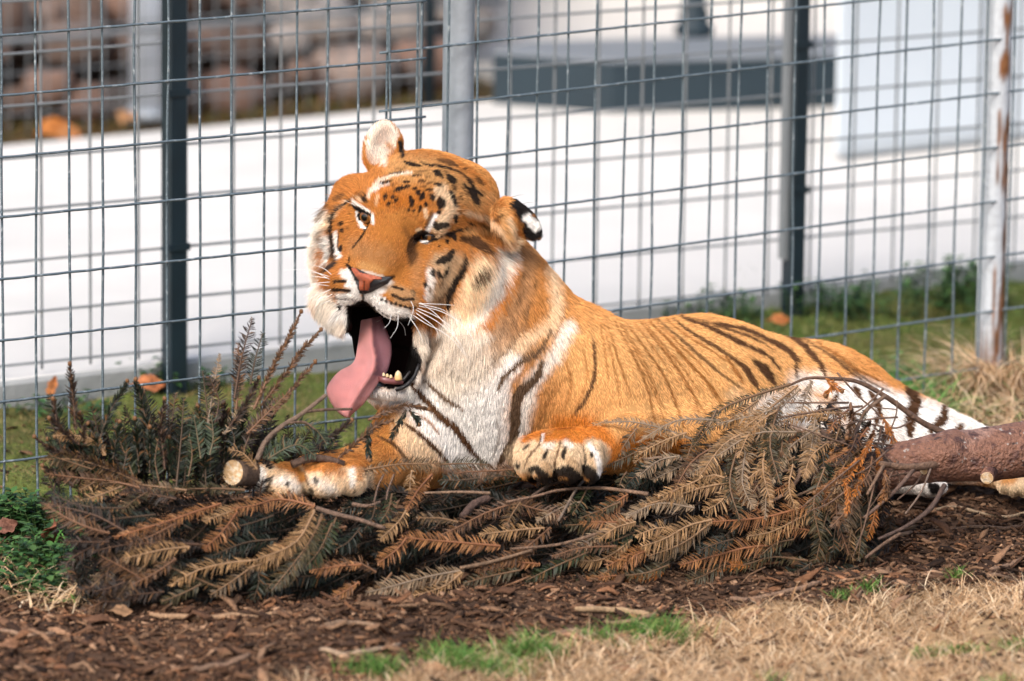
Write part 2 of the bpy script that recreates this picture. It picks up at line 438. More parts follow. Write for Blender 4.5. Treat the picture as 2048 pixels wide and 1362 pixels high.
# second fence behind, square mesh, dark posts
d0 = at_z(348, 778, 0)[0]; d1 = at_z(1583, 648, 0)[0]
e2 = d1 - d0; u2 = e2 / np.linalg.norm(e2); n2v = np.array([-u2[1], u2[0], 0])
bfen = empty('back_fence', (d0 + d1) / 2, 'second wire fence on dark navy posts along the walkway edge', 'fence')
cell = .1045
q0 = d0 - u2 * (.0 + cell * 6.6) + n2v * .03
nvb = 31
zr = [.075 + .1015 * k for k in range(12)]
wire_panel(bfen, q0, q0 + u2 * cell * (nvb - 1), nvb, zr, zr, -.01, 1.01, .0026, M_bwire, 1.25, lambda t: .06, .0)
for d in (d0, d1):
    hw, hd = (.0195 if d is d0 else .0170), .022
    b = [d - u2 * hw - n2v * hd, d + u2 * hw - n2v * hd, d + u2 * hw + n2v * (hd - .003), d - u2 * hw + n2v * (hd - .003)]
    V, Fc = prism(b, -.05, 1.5); o = mesh('navy_post', V, Fc, M_navy, bfen); o.modifiers.new('b', 'BEVEL').width = .003
    # galvanised edge strip fixed to the left side of the post
    b = [d - u2 * (hw + .0125) - n2v * .010, d - u2 * (hw + .001) - n2v * .010, d - u2 * (hw + .001) + n2v * .012, d - u2 * (hw + .0125) + n2v * .012]
    if d is d1: V, Fc = prism(b, .14, 1.5); mesh('clamp_strip', V, Fc, M_bwire, bfen)
    for z in (.28, .585):
        b = [d - u2 * (hw + .004) - n2v * (hd + .003), d + u2 * (hw + .004) - n2v * (hd + .003), d + u2 * (hw + .004) - n2v * (hd - .001), d - u2 * (hw + .004) - n2v * (hd - .001)]
        V, Fc = prism(b, z, z + .014); mesh('strap', V, Fc, M_navy, bfen)
# third fence on the far side of the walkway
f0 = at_z(-700, 346, 0)[0]; f1_ = at_z(1000, 188, 0)[0]
ff = empty('far_fence', (f0 + f1_) / 2, 'thin wire fence on a navy post at the walkway far edge', 'fence')
u3 = (f1_ - f0); L3 = np.linalg.norm(u3); u3 /= L3; nv3 = int(L3 / .052)
z3 = [.06 + .104 * k for k in range(8)]
wire_panel(ff, f0, f1_, nv3, z3, z3, 0, 1, .002, M_bwire, 1.0, lambda t: .0, .0)
p = at_z(858, 203, 0)[0]
V, Fc = box_vf((p[0]-.017,p[1]-.017,-.05),(p[0]+.017,p[1]+.017,1.3)); o = mesh('navy_post', V, Fc, M_navy, ff); o.modifiers.new('b','BEVEL').width=.003
V = np.array(f0 + u3 * np.linspace(0, L3, 8)[:, None]); V[:, 2] = .245
tube('rail', V, .008, M_bwire, ff, 8)
# ------------------------------------------------------------------ ground cover
M_chip = mat('bark_chips', attr='col', rough=.9, spec=.2, noise=(140,.3), bump=(220,.5))
M_grass = mat('grass_blades', attr='col', rough=.6, spec=.25)
gr = np.random.default_rng(21)
def gh(X, Y): return ground_h(np.atleast_1d(X), np.atleast_1d(Y))
# mulch: splintered chips lying on the soil
def chips(n, X, Y, ln, wd, th, tilt, cols):
    az = gr.normal(0, .75, n); pit = gr.normal(0, tilt, n); rol = gr.normal(0, .35, n)
    d = np.stack([np.cos(az) * np.cos(pit), np.sin(az) * np.cos(pit), np.sin(pit)], 1)
    s_ = np.stack([-np.sin(az), np.cos(az), np.sin(rol)], 1); s_ /= np.linalg.norm(s_, axis=1)[:, None]
    u = np.cross(d, s_)
    c = np.stack([X, Y, gh(X, Y) + th * .35 + np.abs(np.sin(pit)) * ln * .35], 1)
    tap = gr.uniform(.25, 1, (n, 2)); sk = gr.normal(0, .25, (n, 2)); bend = gr.normal(0, .10, n) * ln
    V = []
    for (e, k) in ((-1, 0), (0, 2), (1, 1)):
        t_ = tap[:, k] if k < 2 else np.ones(n)
        for (sx, uz) in ((-1, 0), (1, 0), (.7, 1), (-.7, 1)):
            sh = sk[:, k] if k < 2 else np.zeros(n)
            V.append(c + d * (e * ln * .5 + sx * sh * wd)[:, None] + s_ * (sx * wd * .5 * t_)[:, None] + u * (uz * th * (.6 + .4 * t_) + (bend if e == 0 else 0))[:, None])
    V = np.stack(V, 1)
    f = []
    for a in (0, 4):
        for j in range(4): f.append([a + j, a + (j + 1) % 4, a + 4 + (j + 1) % 4, a + 4 + j])
    f += [[3, 2, 1, 0], [8, 9, 10, 11]]
    Fc = (np.arange(n)[:, None, None] * 12 + np.array(f)[None]).reshape(-1, 4)
    C_ = np.repeat(cols[:, None], 12, 1) * gr.uniform(.88, 1.12, (n, 12, 1))
    return V.reshape(-1, 3), Fc, C_.reshape(-1, 3)
N = 56000
X = gr.uniform(-1.15, 1.2, N); Y = -.98 + 2.0 * gr.random(N)
dz, bz = ground_zone(X, Y)
k = (gr.random(N) > dz * .85) & (gr.random(N) > bz * .96); X, Y = X[k], Y[k]; N = len(X)
ln = np.where(gr.random(N) < .87, gr.lognormal(math.log(.0068), .4, N), gr.lognormal(math.log(.022), .55, N)).clip(.003, .062); wd = (ln * gr.uniform(.10, .7, N) ** 1.2).clip(.0012, .019); th = gr.uniform(.001, .005, N)
pc = np.array([[.035,.02,.013],[.075,.04,.024],[.13,.072,.042],[.20,.12,.072],[.28,.18,.115],[.17,.085,.045]])
cc = pc[gr.choice(6, N, p=[.22,.22,.20,.17,.09,.10])] * gr.uniform(.7, 1.4, (N, 1))
mo = vnoise(np.c_[X, Y], 8, 61)[:, None]; cc = cc * (.75 + .8 * mo) * np.array([.86,.80,.76])
V, Fc, C_ = chips(N, X, Y, ln, wd, th, .30, cc)
o = mesh('bark_mulch', V, Fc, M_chip, None, False, col=C_); setp(o, 'splintered brown bark chips scattered over the soil before the fir tree', kind='stuff')
# blades
def blades(n, X, Y, h, wdt, lean, cols, seg=3, curl=.5, z0=None, dirs=None, hang=0.0):
    az = gr.uniform(0, 2 * np.pi, n) if dirs is None else dirs
    d = np.stack([np.cos(az), np.sin(az), np.zeros(n)], 1); s_ = np.stack([-np.sin(az), np.cos(az), np.zeros(n)], 1)
    rt = gr.uniform(0, 2 * np.pi, n); s_ = s_ * np.cos(rt)[:, None] * .9 + d * np.sin(rt)[:, None] * .9 ; s_ /= np.linalg.norm(s_, axis=1)[:, None] + 1e-9
    base = np.stack([X, Y, (gh(X, Y) - .003) if z0 is None else z0], 1)
    V = []
    for i in range(seg + 1):
        t = i / seg
        a = lean + curl * t * (1 + 0 * lean)
        off = h * t
        P = base + d * (np.sin(a) * off)[:, None] + np.array([0, 0, 1.]) * (np.cos(a) * off - hang * off * t)[:, None]
        P[:, 2] = np.maximum(P[:, 2], base[:, 2] - .004)
        w_ = wdt * (1 - .85 * t ** 1.5) * .5
        V += [P - s_ * w_[:, None], P + s_ * w_[:, None]]
    V = np.stack(V, 1); m = 2 * (seg + 1)
    f = np.array([[2 * i, 2 * i + 1, 2 * i + 3, 2 * i + 2] for i in range(seg)])
    Fc = (np.arange(n)[:, None, None] * m + f[None]).reshape(-1, 4)
    C_ = np.repeat(cols[:, None], m, 1); C_ = C_ * np.repeat(np.linspace(.8, 1.15, seg + 1), 2)[None, :, None]
    return V.reshape(-1, 3), Fc, C_.reshape(-1, 3)
def tint(n, pal_, p, j=.25): return np.array(pal_)[gr.choice(len(pal_), n, p=p)] * gr.uniform(1 - j, 1 + j, (n, 1))
STRAW = [(.56,.37,.21),(.66,.47,.29),(.42,.25,.125),(.30,.16,.07),(.72,.56,.38)]
GREEN = [(.075,.18,.03),(.12,.23,.045),(.045,.11,.022),(.18,.22,.06)]
# dry grass in front
N = 90000
X = gr.uniform(-.5, 1.25, N); Y = gr.uniform(-1.25, .1, N)
dz, bz = ground_zone(X, Y); k = gr.random(N) < dz ** 1.6; X, Y = X[k], Y[k]; N = len(X)
patch = vnoise(np.c_[X, Y], 9, 41)[:, None]; hole = vnoise(np.c_[X, Y], 14, 43)
k = hole > .22; X, Y, patch = X[k], Y[k], patch[k]; N = len(X)
V, Fc, C_ = blades(N, X, Y, gr.uniform(.018, .055, N), gr.uniform(.0012, .0023, N), gr.uniform(.3, 1.4, N), tint(N, STRAW, [.32,.25,.2,.1,.13]) * (.72 + .5 * patch), 3, .5)
o = mesh('dry_grass', V, Fc, M_grass, None, False, col=C_); setp(o, 'pale dry grass along the front right of the mulch', kind='stuff')
# green tufts along the seam and in the straw
def tuft(cx, cy, rx, ry, n, h):
    a = at_z([cx], [cy], 0)[0]
    X = a[0] + gr.normal(0, rx / PX, n); Y = a[1] + gr.normal(0, ry / PX / .23, n) * .55
    return blades(n, X, Y, gr.uniform(.4, 1, n) * h, gr.uniform(.0014, .0026, n), gr.uniform(.02, .55, n), tint(n, GREEN, [.4,.3,.2,.1]), 3, .45)
for cx, cy, rx, ry, n, h in [(905,1325,34,14,420,.045), (1055,1312,46,10,420,.036), (975,1340,60,12,420,.035), (1310,1262,48,12,520,.040), (1200,1285,40,10,140,.03), (755,1352,40,8,320,.038), (1690,1198,24,5,110,.025), (1740,1190,12,3,60,.03), (1905,1292,46,8,260,.022), (1840,1300,20,6,90,.02), (2030,1290,24,8,120,.02), (1560,1345,30,8,60,.02), (1912,1172,10,3,70,.03), (2000,1355,30,8,120,.02)]:
    V, Fc, C_ = tuft(cx, cy, rx * .72, ry * .8, n, h * 1.3); o = mesh('grass_tuft', V, Fc, M_grass, None, False, col=C_); o['kind'] = 'stuff'; o['label'] = 'fresh green grass tuft at the edge of the straw'; o['group'] = 'green tufts along the straw'
# mossy grass between and behind the fences
N = 150000
X = gr.uniform(-1.3, 1.6, N); Y = gr.uniform(.0, 2.75, N)
dz, bz = ground_zone(X, Y)
qx, qy, _ = project(np.c_[X, Y, np.zeros(N)])
k = (gr.random(N) < bz) & (qy > 768 - .1205 * qx + 4) & (qx > -40) & (qx < 2100); X, Y = X[k], Y[k]; N = len(X)
pt = vnoise(np.c_[X, Y], 7, 51); p2_ = vnoise(np.c_[X, Y], 22, 52)
col = tint(N, [(.095,.135,.022),(.15,.17,.04),(.05,.085,.018),(.26,.20,.09)], [.36,.26,.2,.18])
bare = np.clip((pt - .50) * 5, 0, .9)[:, None]
col = col * (1 - bare) + np.array([.21,.15,.06]) * bare
edge = np.clip((70 - (qy[k] - (768 - .1205 * qx[k]))) / 60, 0, 1) * np.clip((p2_ - .3) * 3, 0, 1)     # taller weeds by the slab
lush = np.clip((qx[k] - 1350) / 150, 0, 1)
hgt = gr.uniform(.006, .016, N) + edge * gr.uniform(.0, .045, N) + lush * gr.uniform(0, .030, N) * p2_
col = col * (1 - (np.clip(edge * .75 + lush * .35, 0, .85)[:, None])) + tint(N, [(.045,.12,.022),(.075,.17,.032)], [.5,.5]) * np.clip(edge * .75 + lush * .35, 0, .85)[:, None]
V, Fc, C_ = blades(N, X, Y, hgt, gr.uniform(.0016, .0034, N), gr.uniform(0, .9, N), col, 2, .5)
o = mesh('mossy_grass', V, Fc, M_grass, None, False, col=C_); setp(o, 'short mossy green grass between the two fences', kind='stuff')
# leafy weeds: small oval leaves on stalks
def leaf_vf(c, d, n_, L, W_):
    d = d / np.linalg.norm(d); s_ = np.cross(d, n_); s_ /= np.linalg.norm(s_) + 1e-9; u = np.cross(s_, d)
    ts = [0, .3, .65, 1]; ws = [.15, 1, .8, .05]
    V = []
    for t, w_ in zip(ts, ws):
        m = c + d * L * t - u * L * .18 * t * t
        V += [m - s_ * W_ * w_ * .5 + u * W_ * .12 * w_, m, m + s_ * W_ * w_ * .5 + u * W_ * .12 * w_]
    Fc = []
    for i in range(3): Fc += [[3*i, 3*i+1, 3*i+4, 3*i+3], [3*i+1, 3*i+2, 3*i+5, 3*i+4]]
    return np.array(V), np.array(Fc)
def weed(px, py, nst, h, spread, label, pal_):
    a = at_z([px], [py], 0)[0]; mb = MB()
    for k in range(nst):
        b = a + np.array([gr.normal(0, spread), gr.normal(0, spread * .8), 0]); b[2] = gh(b[0], b[1])[0]
        hh = h * gr.uniform(.5, 1.1); top = b + np.array([gr.normal(0, .012), gr.normal(0, .012), hh])
        P = np.array([b, (b + top) / 2 + gr.normal(0, .003, 3), top])
        V, Fq = tube_vf(P, [.0012, .001, .0007], 4, False); mb.add(V, Fq, np.array([.06,.09,.03]))
        for t in np.linspace(.25, 1, max(3, int(hh / .009))):
            for _ in range(2):
                az = gr.uniform(0, 6.28); d = np.array([math.cos(az), math.sin(az), gr.uniform(-.1, .7)])
                L = gr.uniform(.010, .022)
                V, Fq = leaf_vf(b + (top - b) * t, d, np.array([0, 0, 1.]), L, L * gr.uniform(.5, .75))
                mb.add(V, Fq, np.array(pal_[gr.integers(len(pal_))]) * gr.uniform(.7, 1.3))
    o = mb.build('leafy_weed', M_grass, None, False, a); setp(o, label, 'weed', 'leafy weeds by the fences', 'stuff')
W1 = [(.03,.085,.022),(.05,.12,.03),(.022,.06,.018),(.07,.14,.04)]
weed(40, 1075, 110, .06, .045, 'dense leafy green weed at the foot of the left fence', W1)
weed(100, 1130, 90, .05, .05, 'low leafy weed tangled with straw left of the fir tree', W1)
weed(70, 1165, 60, .035, .045, 'low green weed under the straw at the far left', W1)
weed(300, 775, 26, .055, .035, 'round leaved weed behind the orange leaf by the navy post', W1)
weed(420, 770, 14, .04, .03, 'small weed right of the left navy post', W1)
weed(1440, 655, 30, .06, .05, 'dark leafy weed left of the right navy post', W1)
weed(1700, 640, 40, .075, .06, 'tall dark weed between the right navy post and the rusty post', W1)
weed(1905, 625, 50, .09, .06, 'tallest dark weed beside the rusty post', W1)
weed(150, 825, 30, .03, .07, 'low weed patch behind the left fence wires', W1)
weed(1790, 1010 - 245, 24, .05, .04, 'bright leafy weed behind the tiger hind leg', [(.05,.14,.03),(.08,.18,.045)])
# straw clumps
def straw_clump(px, py, n, h, spread, label, gcol=.0, lean=(.2, 1.3), hang=.2):
    a = at_z([px], [py], 0)[0]
    X = a[0] + gr.normal(0, spread, n); Y = a[1] + gr.normal(0, spread, n)
    col = tint(n, STRAW, [.36,.30,.14,.06,.14]); gm = gr.random(n) < gcol
    col[gm] = tint(int(gm.sum()), GREEN, [.4,.3,.2,.1])
    V, Fc, C_ = blades(n, X, Y, gr.uniform(.4, 1.1, n) * h, gr.uniform(.0024, .0052, n), gr.uniform(*lean, n), col, 5, .9, hang=hang)
    o = mesh('straw_clump', V, Fc, M_grass, None, False, col=C_, origin=a); setp(o, label, 'straw', 'straw clumps at the fence foot', 'stuff')
straw_clump(60, 1150, 420, .125, .05, 'dry straw mixed with green on the mulch far left', .22, (.3, 1.5))
straw_clump(140, 1190, 300, .11, .035, 'bleached straw blades at the left tip of the fir tree', .08, (.4, 1.5))
straw_clump(1992, 800, 760, .23, .045, 'tall bleached straw wrapped round the foot of the rusty post', .04, (.0, .5), .05)
straw_clump(2040, 860, 900, .19, .06, 'matted straw right of the rusty post', .15, (.2, 1.3))
straw_clump(1915, 840, 620, .16, .055, 'loose straw in front of the last fence cells', .35, (.2, 1.2))
def green_blades(px, py, n, h, spread, label):
    a = at_z([px], [py], 0)[0]; X = a[0] + gr.normal(0, spread, n); Y = a[1] + gr.normal(0, spread, n)
    V, Fc, C_ = blades(n, X, Y, gr.uniform(.5, 1.1, n) * h, gr.uniform(.0025, .006, n), gr.uniform(.1, .9, n), tint(n, [(.08,.24,.04),(.14,.34,.07),(.05,.15,.025)], [.5,.3,.2]), 5, .6, hang=.15)
    o = mesh('grass_clump', V, Fc, M_grass, None, False, col=C_, origin=a); setp(o, label, 'grass clump', None, 'stuff')
green_blades(1845, 822, 300, .145, .055, 'broad bright green grass blades behind the tiger hind leg')
green_blades(50, 1120, 260, .055, .06, 'fresh grass blades among the weeds at the far left')
green_blades(1770, 790, 120, .10, .035, 'short green blades peeping over the tiger rump')
# fallen leaves
M_leaf = mat('dead_leaf', attr='col', rough=.75, spec=.25, noise=(70,.3), bump=(120,.4))
def dead_leaf(px, py, L, W_, az, up, col, label, z=.012, curl=.35):
    a = at_z([px], [py], z)[0]; d = np.array([math.cos(az), math.sin(az) * .8, up]); d /= np.linalg.norm(d)
    s_ = np.cross(d, [0, -.55, 1]); s_ /= np.linalg.norm(s_); u = np.cross(s_, d)
    V = []; n1, n2 = 12, 9; rib = []
    for i in range(n1):
        t = i / (n1 - 1); w_ = math.sin(math.pi * min(1, t * .96 + .03)) ** .7 * (1 + .22 * math.sin(t * 21)) 
        for j in range(n2):
            s2 = j / (n2 - 1) * 2 - 1
            rib.append(1 - .4 * math.exp(-(s2 / .14) ** 2) - .22 * (math.sin(t * 30 - abs(s2) * 9) > .6))
            V.append(a + d * L * (t - .5) + s_ * W_ * .5 * w_ * s2 + u * (curl * W_ * (s2 ** 2) * .6 + L * .14 * math.sin(t * 5 + s2)))
    Fc = [[i * n2 + j, i * n2 + j + 1, (i + 1) * n2 + j + 1, (i + 1) * n2 + j] for i in range(n1 - 1) for j in range(n2 - 1)]
    V = np.array(V)
    o = mesh('dead_leaf', V, np.array(Fc), M_leaf, None, True, col=np.array(col) * (.65 + .6 * vnoise(V, 90, 3)[:, None]) * np.array(rib)[:, None], origin=a)
    o.modifiers.new('s', 'SOLIDIFY').thickness = .0006
    setp(o, label, 'leaf', 'fallen leaves')
dead_leaf(295, 772, .072, .032, .15, .12, (.42,.15,.06), 'large curled orange leaf at the foot of the left navy post', .022)
dead_leaf(278, 748, .045, .014, .9, 1.2, (.40,.20,.10), 'narrow tan leaf standing above the large orange leaf', .03)
dead_leaf(104, 778, .055, .016, 1.2, 1.6, (.40,.15,.05), 'upright orange leaf behind the left fence wires', .03)
dead_leaf(106, 1066, .055, .030, 1.9, -.8, (.26,.09,.05), 'red brown leaf hanging at the left end of the fir tree', .05)
dead_leaf(10, 1058, .05, .03, .4, .5, (.20,.09,.06), 'dull brown leaf low at the left edge of the photo', .03)
dead_leaf(1556, 642, .050, .022, .1, .15, (.45,.16,.05), 'orange leaf in the weeds below the right navy post', .03)
dead_leaf(1338, 612, .03, .016, 1.4, 1.4, (.40,.20,.07), 'small tan leaf above the tiger back', .035)
dead_leaf(240, 1222, .042, .018, .1, .05, (.30,.17,.09), 'flat tan bark flake under the left end of the fir tree', .008, .1)
dead_leaf(870, 1345, .04, .028, .3, .25, (.34,.20,.11), 'pale curled leaf on the mulch by the green tufts', .012)
dead_leaf(20, 1290, .03, .018, .3, .25, (.22,.11,.06), 'small brown leaf on the mulch at the left edge', .012)
for (x, y, L, a_, cl, lab) in [(105,262,.09,.2,(.48,.17,.04),'bright orange leaf below the rock wall'), (140,272,.06,.6,(.44,.19,.07),'smaller orange leaf beside the bright one'), (255,238,.05,1.2,(.42,.22,.10),'tan leaf before the square post')]:
    dead_leaf(x, y, L, .05, a_, .4, cl, lab, .03)
# edging of moss and litter along the far side of the walkway
N = 6000
u_ = gr.random(N); e0, e1_ = at_z(-120, 296, 0)[0], at_z(980, 190, 0)[0]
P = e0 + (e1_ - e0) * u_[:, None]; X = P[:, 0]; Y = P[:, 1] + gr.uniform(.04, .55, N)
V, Fc, C_ = blades(N, X, Y, gr.uniform(.01, .045, N), gr.uniform(.004, .010, N), gr.uniform(.2, 1.3, N), tint(N, [(.10,.085,.02),(.16,.10,.04),(.07,.085,.02),(.22,.12,.05)], [.3,.3,.2,.2]), 2, .5, z0=np.full(N, -.02))
o = mesh('leaf_litter', V, Fc, M_grass, None, False, col=C_); setp(o, 'brown litter and moss along the far edge of the walkway', kind='stuff')
# sticks one can pick out on the mulch
M_stick = mat('weathered_stick', attr='col', rough=.85, noise=(160,.3), bump=(200,.6))
def stick(P, r, col, label, n=14, z=.006):
    P = resample(np.array(P, float), n); W_ = at_z(P[:, 0], P[:, 1], z)
    W_[:, 2] = gh(W_[:, 0], W_[:, 1]) + r * .9 / PX + .002
    rr = r / PX * (1 + .3 * (vnoise(np.c_[np.arange(n) * .7, P[:, 0]], 1, 6) - .5)); rr[0] *= .6; rr[-1] *= .5
    V, Fq = tube_vf(W_, rr, 7)
    o = mesh('stick', V, clean_faces(Fq), M_stick, None, True, col=np.array(col) * (.8 + .4 * vnoise(V, 120, 2)[:, None]), origin=W_[n // 2]); setp(o, label, 'stick', 'sticks on the mulch')
stick([(300,1226),(360,1231),(450,1233),(560,1230)], 5.5, (.30,.18,.10), 'long pale stick along the lower left of the fir tree')
stick([(1860,1020),(1920,1014),(1990,1022),(2060,1018)], 3.5, (.30,.21,.13), 'thin pale stick below the trunk butt')
stick([(1840,1054),(1950,1046),(2060,1040)], 3.5, (.17,.10,.06), 'dark straight stick under the trunk butt')
stick([(1980,1134),(2020,1122),(2070,1105)], 5, (.22,.13,.08), 'brown stick at the right edge above the straw')
stick([(1460,1192),(1540,1186),(1640,1172)], 5, (.22,.13,.08), 'bent stick near the right of the fir tree')
stick([(1150,1225),(1230,1218),(1300,1222)], 6, (.34,.22,.12), 'pale forked stick left of the straw edge')
stick([(1210,1240),(1290,1232),(1330,1208)], 5, (.26,.16,.09), 'crooked stick beside the pale forked one')
stick([(1070,1272),(1140,1270),(1200,1275)], 4, (.18,.11,.07), 'short dark stick behind the green tufts')
stick([(380,1335),(440,1328),(500,1318)], 6, (.20,.12,.075), 'dark stub of wood in the middle of the mulch')
stick([(640,1315),(700,1322),(760,1312),(800,1300)], 5, (.33,.23,.15), 'pale splintered stick at the lower middle')
stick([(0,1262),(60,1270),(110,1264)], 4, (.26,.16,.10), 'pale stick at the far left of the mulch')
stick([(650,1272),(720,1262),(770,1270)], 5, (.24,.15,.09), 'brown stick just before the fir tree middle')
# ------------------------------------------------------------------ cut fir tree
def C4(P): return [(x / 2.8375, 600 + y / 2.8375) for x, y in P]
def C6(P): return [(x / 2.56, 1000 + y / 2.56) for x, y in P]
def C7(P): return [(1248 + x / 2.56, 860 + y / 2.56) for x, y in P]
def C3(P): return [(1100 + x / 2.16, 560 + y / 2.16) for x, y in P]
def C5(P): return [(480 + x / 2.498, 780 + y / 2.498) for x, y in P]
def yfront(x): return 1226 - .070 * (np.asarray(x, float) - 200)
TOPX = np.array([60, 200, 500, 640, 1000, 1180, 1300, 1420, 1540, 1660, 1780, 1900])
TOPY = np.array([985, 965, 985, 990, 945, 965, 905, 865, 800, 790, 880, 920])
def pile_w(x, y):
    """depth of the heap's camera-side surface"""
    x = np.asarray(x, float); y = np.asarray(y, float)
    yf = yfront(x); yt = np.interp(x, TOPX, TOPY)
    g = at_z(x, yf, 0.0)
    wf = ((g - CAM) @ E_F - D0) * PX
    s = (yf - y) / (yf - yt)
    sc_ = np.clip(s, 0, 1)
    return wf + 185 * (1 - np.sqrt(np.maximum(1 - sc_ ** 2, 0))) - 16 * np.sin(np.pi * sc_) + np.maximum(s - 1, 0) * 30
PAL = dict(dgreen=[(.003,.007,.0018),(.009,.014,.004)], green=[(.011,.021,.005),(.028,.034,.009)], blue=[(.024,.042,.022),(.054,.074,.040)],
           olive=[(.028,.026,.010),(.068,.048,.018)], obrown=[(.06,.036,.014),(.115,.064,.025)], brown=[(.06,.028,.012),(.125,.060,.025)],
           tan=[(.17,.092,.034),(.35,.20,.088)], rust=[(.15,.056,.017),(.30,.135,.046)], orange=[(.34,.10,.015),(.42,.15,.025)], dbrown=[(.012,.007,.004),(.036,.017,.008)],
           grey=[(.17,.115,.065),(.27,.18,.105)])
STEM = dict(dgreen=(.07,.042,.024), green=(.13,.075,.04), blue=(.12,.09,.05), olive=(.15,.085,.045), obrown=(.20,.115,.06), brown=(.17,.085,.045), tan=(.30,.18,.095), rust=(.24,.10,.045), orange=(.3,.12,.04), dbrown=(.08,.042,.024), grey=(.22,.16,.11))
def sprig_geo(P, pal, nl, style, n_hat, g):
    """fir twig along the 3-D polyline P: stem plus needles; returns V, faces, colours"""
    L = np.linalg.norm(np.diff(P, axis=0), axis=1).sum()
    step = (.0029 if style == 'flat' else .0020)
    n = max(10, int(L / step))
    S_ = resample(P, n)
    T = np.gradient(S_, axis=0); T /= np.linalg.norm(T, axis=1)[:, None] + 1e-12
    Bn = np.cross(T, n_hat); Bn /= np.linalg.norm(Bn, axis=1)[:, None] + 1e-9
    Nn = np.cross(Bn, T)
    t = np.linspace(0, 1, n)
    lp = nl / PX * np.clip(np.minimum((t + .12) * 3.2, (1.06 - t) * 3.6), .3, 1)
    Vs, Fs, Cs = [], [], []; base = 0
    rep = 1 if style == 'flat' else 2
    for k in range(rep):
        for sd_ in (-1, 1):
            m = n
            keep = g.random(m) > (.10 if style == 'flat' else .15)
            if style == 'flat':
                el = g.normal(.12, .28, m); fw = g.normal(.60, .15, m)           # needles comb out to both sides
                D = (T * fw[:, None] + Bn * (sd_ * np.cos(el))[:, None] + Nn * np.sin(el)[:, None])
            else:
                az = g.uniform(0, 2 * np.pi, m); fw = g.normal(1.15, .25, m)
                D = T * fw[:, None] + Bn * np.cos(az)[:, None] + Nn * np.sin(az)[:, None]
            D /= np.linalg.norm(D, axis=1)[:, None]
            ln = lp * g.uniform(.72, 1.12, m) * (.9 if style == 'flat' else .8)
            W = np.cross(D, Nn + g.normal(0, .35, (m, 3))); W /= np.linalg.norm(W, axis=1)[:, None] + 1e-9
            hw = g.uniform(.0009, .0013, m)[:, None]
            droop = np.array([0, 0, -1.0]) * (ln * g.uniform(0, .22, m))[:, None] + T * (ln * g.uniform(-.02, .18, m))[:, None]
            p0 = S_; p1 = S_ + D * (ln * .55)[:, None] + droop * .2; p2 = S_ + D * ln[:, None] + droop
            V = np.stack([p0 - W * hw * .55, p0 + W * hw * .55, p1 + W * hw, p1 - W * hw, p2 + W * hw * .25, p2 - W * hw * .25], 1)[keep]
            mk = len(V)
            i = np.arange(mk)[:, None] * 6 + base
            Fs.append(np.concatenate([i + [0, 1, 2, 3], i + [3, 2, 4, 5]])); base += mk * 6
            a, b = np.array(PAL[pal][0]), np.array(PAL[pal][1])
            f = g.random(m)[keep][:, None]
            c = (a + (b - a) * f) * g.uniform(.55, 1.2, (mk, 1))
            odd = g.random(mk) < .07
            c[odd] = c[odd] * .4 + np.array([.20,.09,.03]) * .6
            c6 = np.repeat(c[:, None], 6, 1); c6[:, 4:] *= 1.12
            Vs.append(V.reshape(-1, 3)); Cs.append(c6.reshape(-1, 3))
    r = np.linspace(.0021, .0009, 9) * min(1.3, .6 + L * 3)
    V, Fq = tube_vf(resample(P, 9), r, 5, caps=False)
    Vs.append(V); Fs.append(Fq + base); Cs.append(np.tile(np.array(STEM[pal]) , (len(V), 1)) * g.uniform(.8, 1.15, (len(V), 1))); base += len(V)
    if style == 'round':    # bud cluster at the tip
        tip = P[-1]; V, Fc = boulder(tip, (.0035, .0035, .004), int(g.integers(99)))
        Vs.append(V); Fs.append(Fc + base); Cs.append(np.tile(np.array([.16,.075,.03]), (len(V), 1))); base += len(V)
    return np.concatenate(Vs), np.concatenate(Fs), np.concatenate(Cs)
M_needle = mat('needles', attr='col', rough=.55, spec=.35)
M_branch = mat('branch_bark', attr='col', rough=.85, noise=(120,.35), bump=(200,.6))
M_bark = mat('fir_bark', (.205,.095,.060), .62, mix=[((.31,.175,.13),16,.52,.68), ((.085,.036,.028),34,.52,.62), ((.34,.30,.27),85,.64,.70), ((.05,.025,.02),60,.62,.68)], noise=(160,.3), bump=(150,1.0))
M_wood = mat('cut_wood', (.50,.32,.16), .75, mix=[((.62,.50,.36),120,.45,.6), ((.36,.19,.08),60,.6,.75)], bump=(150,.5))
tb = at_z([1000], [1150], 0)[0]
tree = empty('cut_fir_tree', tb, 'cut fir tree with browning needles lying on mulch under the tiger paws', 'tree')
g = np.random.default_rng(5)
nsprig = [0]
def place(P, pal, nl=24, style='flat', lift=18, wadd=None):
    P = np.array(P, float)
    R_ = resample(P, 9)
    wv = pile_w(R_[:, 0], R_[:, 1]) - lift + g.normal(0, 4)
    if wadd is not None: wv = wv + np.linspace(wadd[0], wadd[1], 9)
    Wp = at_depth(R_[:, 0], R_[:, 1], wv)
    nh = -E_F + E_U * .45 + g.normal(0, .22, 3); nh /= np.linalg.norm(nh)
    V, Fc, c = sprig_geo(Wp, pal, nl, style, nh, g)
    mesh('sprig', V, Fc, M_needle, tree, False, col=c, origin=Wp[0]); nsprig[0] += 1
